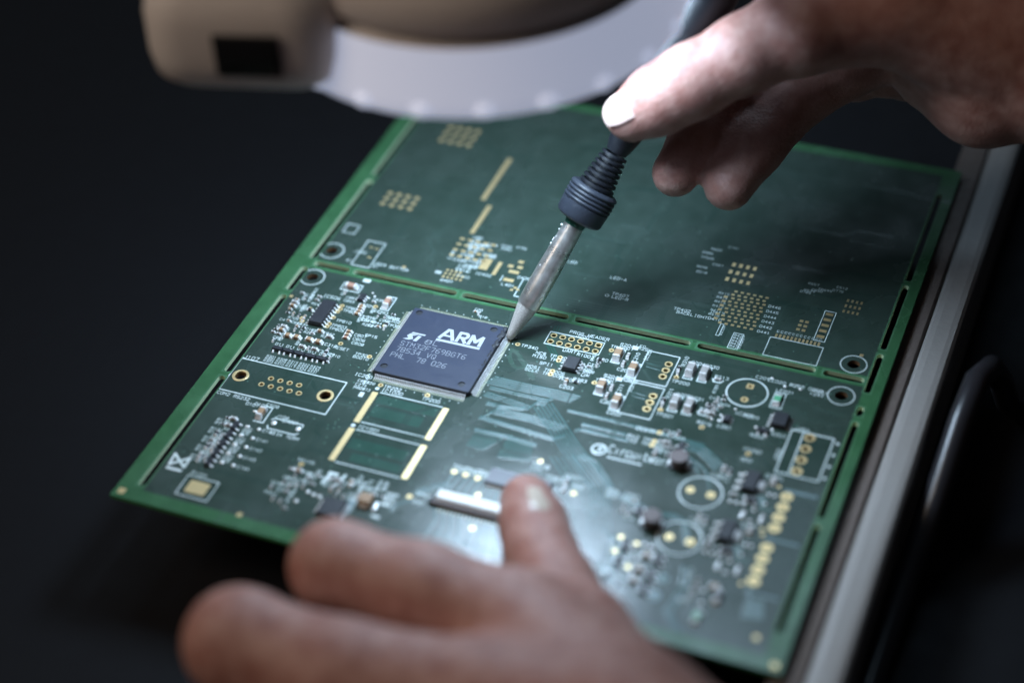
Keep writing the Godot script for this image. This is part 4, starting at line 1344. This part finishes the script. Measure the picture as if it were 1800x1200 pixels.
func panel() -> void:
	var slots := []
	for r in [[-52.6, -22.0, -50.5, -11.2], [-52.6, -8.9, -50.5, 25.0], [-52.6, 26.9, -50.5, 70.0], [-52.6, -66.0, -50.5, -26.2], [-52.6, -116.0, -50.5, -68.5]]:
		slots.append([P(r[0], r[1]), P(r[2], r[3])])
	for r in [[-49.9, -38.9], [-37.5, -5.9], [-4.2, 27.2], [29.0, 61.6], [63.6, 95.6], [97.6, 108.4]]:
		slots.append([P(r[0], -25.4), P(r[1], -23.3)])
	for r in [[-66.0, -38.0], [-36.0, -20.2], [-14.6, -11.0], [-8.6, 26.6], [29.0, 64.0], [-110.0, -68.0]]:
		slots.append([P(109.2, r[0]), P(110.9, r[1])])
	for s in slots:
		art.block(s[0] - P(0.45, 0.45), s[1] + P(0.45, 0.45), Color(0.30, 0.46, 0.345), 20)
	var low := P(-57.3, -123.0)
	var high := P(113.8, 75.3)
	var face := StandardMaterial3D.new()
	face.albedo_texture = art.picture()
	face.roughness_texture = noise_picture(1024, 0.006, 5, Color(0.14, 0.14, 0.14), Color(0.35, 0.35, 0.35), 61)
	face.roughness_texture_channel = BaseMaterial3D.TEXTURE_CHANNEL_RED
	face.heightmap_enabled = true
	face.heightmap_texture = art.relief_picture()
	face.heightmap_scale = 0.016
	face.detail_enabled = true
	face.detail_albedo = noise_picture(1024, 0.02, 5, Color(0.82, 0.86, 0.84), Color(1.0, 1.0, 1.0), 63)
	face.detail_blend_mode = BaseMaterial3D.BLEND_MODE_MUL
	put("printed_face", sheet(low, high, holes, slots, 0.0, 4.2, art.at, P(171.5, 199.5)), [face], board)
	# edges of the panel and the walls of its slots and large holes
	var st := tool()
	for s in slots:
		var up := PackedVector3Array()
		var down := PackedVector3Array()
		for p in slot_outline(s[0], s[1]):
			up.append(V(p.x, p.y, 0))
			down.append(V(p.x, p.y, -1.25))
		loft(st, [up, down], false, false)
	for c in holes:
		if c[1] > 1.5:
			var bore := tool()
			loft(bore, [circle_ring(c[0].x, c[0].y, c[1], 0, c[2]), circle_ring(c[0].x, c[0].y, c[1], -1.25, c[2])], false, false)
			put("hole_wall", closed(bore), [M.hole], board)
	put("slot_walls", closed(st), [M.laminate], board)
	st = tool()
	var mid := (low + high) / 2
	loft(st, [rect_ring(mid.x, mid.y, high.x - low.x, high.y - low.y, -1.25), rect_ring(mid.x, mid.y, high.x - low.x, high.y - low.y, 0.0)], false, false)
	put("panel_edge", closed(st), [M.mask_edge], board)
	var solid := StandardMaterial3D.new()
	solid.albedo_color = Color(0.03, 0.09, 0.05).linear_to_srgb()
	solid.roughness = 0.5
	var through := holes.filter(func(c): return c[1] > 1.5)
	put("underside", sheet(low, high, through, slots, -1.25, 9.0, low, high - low), [solid], board)


# ---------------------------------------------------------------- iron
func soldering_iron() -> void:
	var tip := V(15.3, -10.4, 0.7)
	var d := (V(29.8, -33.2, 32.3) - tip).normalized()
	var side := d.cross(Vector3.UP).normalized()
	var o := root("soldering_iron", tip)
	o.transform = Transform3D(Basis(side, d, side.cross(d)), tip)
	note(o, "soldering iron with a silver barrel and black grip touching the microcontroller's pins", "soldering iron")
	var steel := grain(mat(Color(0.92, 0.91, 0.90), 0.3, 0.88), 45.0, 0.24, 0.40, 0.002, 71, 0.01)
	steel.albedo_texture = noise_picture(512, 0.016, 5, Color(0.70, 0.67, 0.62), Color(1, 1, 1), 72, FastNoiseLite.TYPE_SIMPLEX_SMOOTH, 0.25)
	var worn := grain(mat(Color(0.72, 0.71, 0.69), 0.5, 0.25), 110.0, 0.42, 0.65, 0.006, 73, 0.03)
	worn.albedo_texture = noise_picture(512, 0.03, 5, Color(0.72, 0.70, 0.68), Color(1, 1, 1), 74)
	var st := tool()
	lathe(st, [P(0, 0.55), P(0.3, 0.95), P(1.4, 1.25), P(3.2, 1.55), P(10.4, 2.9)], 40, 0)
	put("tip", closed(st), [worn], o)
	st = tool()
	lathe(st, [P(10.4, 2.98), P(10.7, 3.08)], 40, 0, true, false)
	lathe(st, [P(10.7, 3.08), P(14, 3.2), P(22, 3.2), P(30, 2.95), P(37.4, 2.55)], 40, 0, false, true)
	put("barrel", closed(st), [steel], o)
	st = tool()
	# solder specks and scale on the barrel
	for k in 26:
		var s := rng.randf_range(20, 35)
		var a := rng.randf_range(1.2, 4.6)
		var r := rng.randf_range(0.12, 0.34)
		st.append_from(speck(r), 0, Transform3D(Basis(), Vector3(cos(a) * 3.0, s, sin(a) * 3.0) * MM))
	put("solder_specks", st.commit(), [M.solder], o)
	var dark_rubber := grain(mat(Color(0.007, 0.008, 0.011), 0.45), 120.0, 0.34, 0.5, 0.004, 76)
	var rubber := grain(mat(Color(0.024, 0.028, 0.038), 0.42), 120.0, 0.3, 0.5, 0.006, 75)
	st = tool()
	lathe(st, [P(37.0, 2.6), P(37.0, 5.4), P(37.5, 6.15)], 48, 100)
	lathe(st, [P(37.5, 6.15), P(38.2, 6.45), P(41.6, 6.65)], 48, 0, false, false)
	for k in 4:
		var s := 41.6 + k * 1.15
		lathe(st, [P(s, 6.65), P(s + 0.02, 6.05), P(s + 0.4, 6.05), P(s + 0.42, 6.7), P(s + 0.85, 6.8), P(s + 1.15, 6.65)], 48, 100, false, false)
	lathe(st, [P(46.2, 6.65), P(46.7, 5.9), P(46.7, 4.2)], 48, 100, false, false)
	put("collar_nut", closed(st), [rubber], o)
	st = tool()
	for k in 7:
		var s := 46.6 + k * 1.5
		var r := 4.9 - k * 0.22
		lathe(st, [P(s, r - 0.7), P(s + 0.5, r - 0.7), P(s + 0.52, r), P(s + 1.2, r), P(s + 1.35, r - 0.7)], 40, 100, false, false)
	put("ribbed_neck", closed(st), [dark_rubber], o)
	st = tool()
	lathe(st, [P(57.4, 2.8), P(60, 3.6), P(66, 4.8), P(76, 6.2), P(92, 7.4), P(120, 8.0), P(165, 7.6), P(172, 6.0)], 40, 0)
	put("handle", closed(st), [dark_rubber], o)
	st = tool()
	tube(st, [V(0, 0, 171), V(0, 0, 190), V(-10, 20, 240), V(-40, 70, 300), V(-60, 160, 330)], [3.2, 2.8, 2.6, 2.6, 2.6], 14)
	put("cord", closed(st), [M.black_plastic], o)
	# green ring under the nut, a reflection on the steel put in as colour
	st = tool()
	lathe(st, [P(35.2, 2.7), P(36, 2.95), P(37.1, 2.9)], 24, 0, false, false)
	put("green_reflection_ring", closed(st), [mat(Color(0.02, 0.10, 0.07), 0.25)], o)


func speck(r: float) -> ArrayMesh:
	var st := tool()
	lathe(st, [P(-r, r * 0.3), P(-r * 0.5, r * 0.85), P(0.1 * r, r), P(r * 0.7, r * 0.6), P(r, r * 0.2)], 7, 0)
	return closed(st)


# ---------------------------------------------------------------- person
# bones: [from, radius, to, radius] in millimetres (u, v, h); adds one smooth skin over them
func skin(st: SurfaceTool, bones: Array, cell: float, blend: float) -> void:
	var low := Vector3.INF
	var high := -Vector3.INF
	for b in bones:
		for e in [[b[0], b[1]], [b[2], b[3]]]:
			low = low.min(e[0] - Vector3.ONE * (e[1] + 3 * cell))
			high = high.max(e[0] + Vector3.ONE * (e[1] + 3 * cell))
	var n := Vector3i(((high - low) / cell).ceil()) + Vector3i.ONE * 2
	var nx := n.x
	var nxy := n.x * n.y
	var field := PackedFloat32Array()
	field.resize(nxy * n.z)
	field.fill(1000.0)
	for b in bones:
		var a: Vector3 = b[0]
		var ab: Vector3 = b[2] - a
		var ll := maxf(ab.length_squared(), 1e-6)
		var reach: float = maxf(b[1], b[3]) + blend + 2.5 * cell
		var lo := Vector3i(((a.min(b[2]) - Vector3.ONE * reach - low) / cell).floor()).clamp(Vector3i.ZERO, n - Vector3i.ONE)
		var hi := Vector3i(((a.max(b[2]) + Vector3.ONE * reach - low) / cell).ceil()).clamp(Vector3i.ZERO, n - Vector3i.ONE)
		var r0: float = b[1]
		var dr: float = b[3] - r0
		for z in range(lo.z, hi.z + 1):
			for y in range(lo.y, hi.y + 1):
				var i := lo.x + y * nx + z * nxy
				for x in range(lo.x, hi.x + 1):
					var p := low + Vector3(x, y, z) * cell - a
					var t := clampf(p.dot(ab) / ll, 0.0, 1.0)
					var d := (p - ab * t).length() - r0 - dr * t
					var f := field[i]
					var k := maxf(blend - absf(d - f), 0.0) / blend
					field[i] = minf(d, f) - k * k * blend * 0.25
					i += 1
	var index := PackedInt32Array()
	index.resize(field.size())
	index.fill(-1)
	var corner := [0, 1, nx, nx + 1, nxy, nxy + 1, nxy + nx, nxy + nx + 1]
	var edges := [[0, 1], [2, 3], [4, 5], [6, 7], [0, 2], [1, 3], [4, 6], [5, 7], [0, 4], [1, 5], [2, 6], [3, 7]]
	var verts := PackedVector3Array()
	for z in n.z - 1:
		for y in n.y - 1:
			for x in n.x - 1:
				var i := x + y * nx + z * nxy
				if absf(field[i]) > cell * 3.0:
					continue
				var inside := 0
				for c in corner:
					if field[i + c] < 0.0:
						inside += 1
				if inside == 0 or inside == 8:
					continue
				var sum := Vector3.ZERO
				var count := 0
				for e in edges:
					var f0 := field[i + corner[e[0]]]
					var f1 := field[i + corner[e[1]]]
					if (f0 < 0.0) != (f1 < 0.0):
						var t := f0 / (f0 - f1)
						var p0 := Vector3(e[0] & 1, (e[0] >> 1) & 1, e[0] >> 2)
						var p1 := Vector3(e[1] & 1, (e[1] >> 1) & 1, e[1] >> 2)
						sum += p0.lerp(p1, t)
						count += 1
				index[i] = verts.size()
				verts.append(low + (Vector3(x, y, z) + sum / count) * cell)
	# bones are in (u, v, h); the scene wants (u, h, v), which mirrors the winding
	st.set_smooth_group(0)
	var steps := [1, nx, nxy]
	for z in range(1, n.z - 1):
		for y in range(1, n.y - 1):
			for x in range(1, n.x - 1):
				var i := x + y * nx + z * nxy
				if absf(field[i]) > cell * 2.0:
					continue
				for axis in 3:
					var s0 := field[i] < 0.0
					if s0 == (field[i + steps[axis]] < 0.0):
						continue
					var b: int = steps[(axis + 1) % 3]
					var c: int = steps[(axis + 2) % 3]
					var q := [index[i], index[i - b], index[i - b - c], index[i - c]]
					if q.min() < 0:
						continue
					var order := [0, 1, 2, 0, 2, 3] if s0 else [0, 2, 1, 0, 3, 2]
					for k in order:
						var p: Vector3 = verts[q[k]]
						st.add_vertex(Vector3(p.x, p.z, p.y) * MM)


func chain(points: Array) -> Array:
	var out := []
	for i in points.size() - 1:
		out.append([points[i][0], points[i][1], points[i + 1][0], points[i + 1][1]])
	return out


func b3(u: float, v: float, h: float) -> Vector3:
	return Vector3(u, v, h)


func nail(called: String, parent: Node, at: Vector3, towards: Vector3, up: Vector3, long: float, wide: float, r: float, m: Material) -> void:
	# a curved plate: (u, v, h) directions
	var f := towards.normalized()
	var n := (up - f * up.dot(f)).normalized()
	var s := f.cross(n)
	var st := tool()
	st.set_smooth_group(0)
	var grid := []
	for i in 9:
		var row := []
		for j in 9:
			var x := i / 4.0 - 1.0
			var y := j / 4.0 - 1.0
			var k := 1.0 - 0.12 * absf(y) ** 3
			var a: float = x * wide / 2 / r * (1.0 - 0.22 * y * y * (1.0 if y > 0 else 0.5))
			row.append(at + f * y * long / 2 * (1.0 - 0.16 * x * x) + s * sin(a) * r + n * (cos(a) * r * k - r + 0.1))
		grid.append(row)
	for i in 8:
		for j in 8:
			for q in [grid[i][j], grid[i + 1][j], grid[i + 1][j + 1], grid[i][j], grid[i + 1][j + 1], grid[i][j + 1]]:
				st.add_vertex(Vector3(q.x, q.z, q.y) * MM)
	put(called, closed(st), [m], parent)


func person() -> void:
	var o := root("person")
	note(o, "person holding the board with the left hand and the soldering iron with the right", "person")
	var hide := StandardMaterial3D.new()
	hide.uv1_triplanar = true
	hide.uv1_scale = Vector3.ONE * 26.0
	hide.albedo_texture = noise_picture(512, 0.012, 5, Color(0.55, 0.35, 0.31), Color(0.74, 0.59, 0.545), 81)
	hide.roughness_texture = noise_picture(512, 0.05, 4, Color(0.42, 0.42, 0.42), Color(0.62, 0.62, 0.62), 82)
	hide.roughness_texture_channel = BaseMaterial3D.TEXTURE_CHANNEL_RED
	hide.heightmap_enabled = true
	hide.heightmap_texture = noise_picture(512, 0.09, 4, Color.BLACK, Color.WHITE, 83, FastNoiseLite.TYPE_CELLULAR)
	hide.heightmap_scale = 0.03
	hide.subsurf_scatter_enabled = true
	hide.subsurf_scatter_strength = 0.08
	var st := tool()
	# left hand: thumb on the board, fingers curled under its near edge
	var wrist := b3(124, 146, 34)
	var left := []
	left += chain([[b3(44.6, 50.6, 7.2), 6.6], [b3(49.5, 58.5, 8.2), 7.6], [b3(54.8, 67.5, 9.8), 8.0], [b3(62.5, 77.5, 11.5), 8.8], [b3(73, 92, 13.5), 11.5], [b3(95, 118, 22), 17], [wrist, 22]])
	left += chain([[b3(25, 69, -9.0), 6.6], [b3(14, 87, -6), 8.2], [b3(17.5, 95.5, 21.5), 9.8], [b3(39, 96, 21.5), 10.4], [b3(61, 97, 18.5), 12.6], [b3(92, 118, 26), 15], [wrist, 22]])
	left += chain([[b3(25, 80, -12), 6.8], [b3(10, 103, -12), 8.6], [b3(8.6, 123.5, 23.5), 11.2], [b3(34.0, 124.6, 23.0), 12.0], [b3(63.5, 122.0, 22.5), 14.0], [b3(96, 126, 31), 15], [wrist, 22]])
	left += chain([[b3(28, 98, -16), 6.6], [b3(16, 118, -15), 8.4], [b3(16, 150, 8), 10.6], [b3(42, 152, 15), 11], [b3(70, 150, 20), 12.6], [b3(102, 150, 28), 15], [wrist, 22]])
	left += chain([[b3(30, 122, -18), 6], [b3(26, 150, -16), 7.4], [b3(38, 172, 2), 9.2], [b3(60, 172, 10), 10], [b3(84, 166, 17), 12], [wrist, 22]])
	left += chain([[b3(73, 92, 13.5), 11.5], [b3(70, 104, 20), 11], [b3(90, 130, 26), 15]])
	skin(st, left, 1.7, 4.0)
	# right hand: thumb nearest, forefinger and middle finger beyond the handle
	var wrist_r := b3(138, -94, 66)
	var right := []
	right += chain([[b3(40.6, -39.6, 58.5), 6.9], [b3(46.5, -42.0, 62.5), 8.6], [b3(54, -46, 67), 9.3], [b3(66, -52, 74), 9.6], [b3(78, -60, 79), 11.5], [b3(98, -76, 82), 17], [wrist_r, 26]])
	right += chain([[b3(49.6, -48.0, 36.6), 6.3], [b3(52.5, -58, 42), 7.2], [b3(60, -75, 52), 8.4], [b3(84, -97, 66), 9.8], [b3(104, -100, 74), 12.5], [wrist_r, 26]])
	right += chain([[b3(64.0, -48.5, 35.5), 6.6], [b3(67.5, -60, 41), 7.6], [b3(75, -78, 49), 9.0], [b3(97, -92, 62), 10.4], [b3(112, -96, 70), 12.5], [wrist_r, 26]])
	right += chain([[b3(82, -84, 52), 6.4], [b3(86, -95, 46), 7.4], [b3(99, -106, 50), 8.8], [b3(112, -104, 62), 10.4], [b3(118, -100, 70), 12], [wrist_r, 26]])
	right += chain([[b3(95, -92, 48), 5.8], [b3(99, -101, 44), 6.6], [b3(111, -110, 48), 8.0], [b3(121, -106, 60), 9.6], [b3(126, -102, 68), 12], [wrist_r, 26]])
	right += chain([[b3(78, -60, 79), 11.5], [b3(90, -84, 74), 11], [b3(104, -100, 74), 12]])
	right += chain([[b3(110, -88, 58), 14], [b3(122, -84, 56), 16], [wrist_r, 26]])
	skin(st, right, 1.7, 3.0)
	# arms and chest, coarse
	skin(st, [[wrist, 22.5, b3(330, 250, 20), 40], [b3(330, 250, 20), 42, b3(520, 150, 260), 52], [wrist_r, 26.5, b3(360, -150, 40), 40], [b3(360, -150, 40), 42, b3(520, -110, 260), 52], [b3(520, 150, 260), 60, b3(520, -110, 260), 60], [b3(540, 20, 240), 120, b3(545, 20, -60), 125]], 9.0, 20.0)
	put("body", closed(st), [hide], o)
	var plate := mat(Color(0.55, 0.46, 0.38), 0.28)
	nail("thumbnail", o, b3(51.9, 55.4, 15.5), b3(-0.48, -0.85, -0.27), b3(0.58, -0.02, 0.80), 11.5, 9.6, 6.6, plate)
	nail("thumbnail", o, b3(37.9, -35.4, 63.6), b3(-0.70, 0.0, -0.5), b3(-0.38, 0.55, 0.74), 10.5, 10.0, 7.4, mat(Color(0.46, 0.32, 0.28), 0.4))
	# dark sleeves and shirt
	var cloth := grain(mat(Color(0.012, 0.012, 0.014), 0.9), 30.0, 0.8, 1.0, 0.05, 91)
	st = tool()
	skin(st, [[b3(250, 208, 24), 40, b3(332, 251, 20), 50], [b3(332, 251, 20), 50, b3(522, 150, 262), 64], [b3(270, -131, 57), 40, b3(362, -151, 40), 50], [b3(362, -151, 40), 50, b3(522, -110, 262), 64], [b3(522, 150, 260), 70, b3(522, -110, 260), 70], [b3(540, 20, 240), 132, b3(545, 20, -70), 140]], 10.0, 22.0)
	put("shirt", closed(st), [cloth], o)
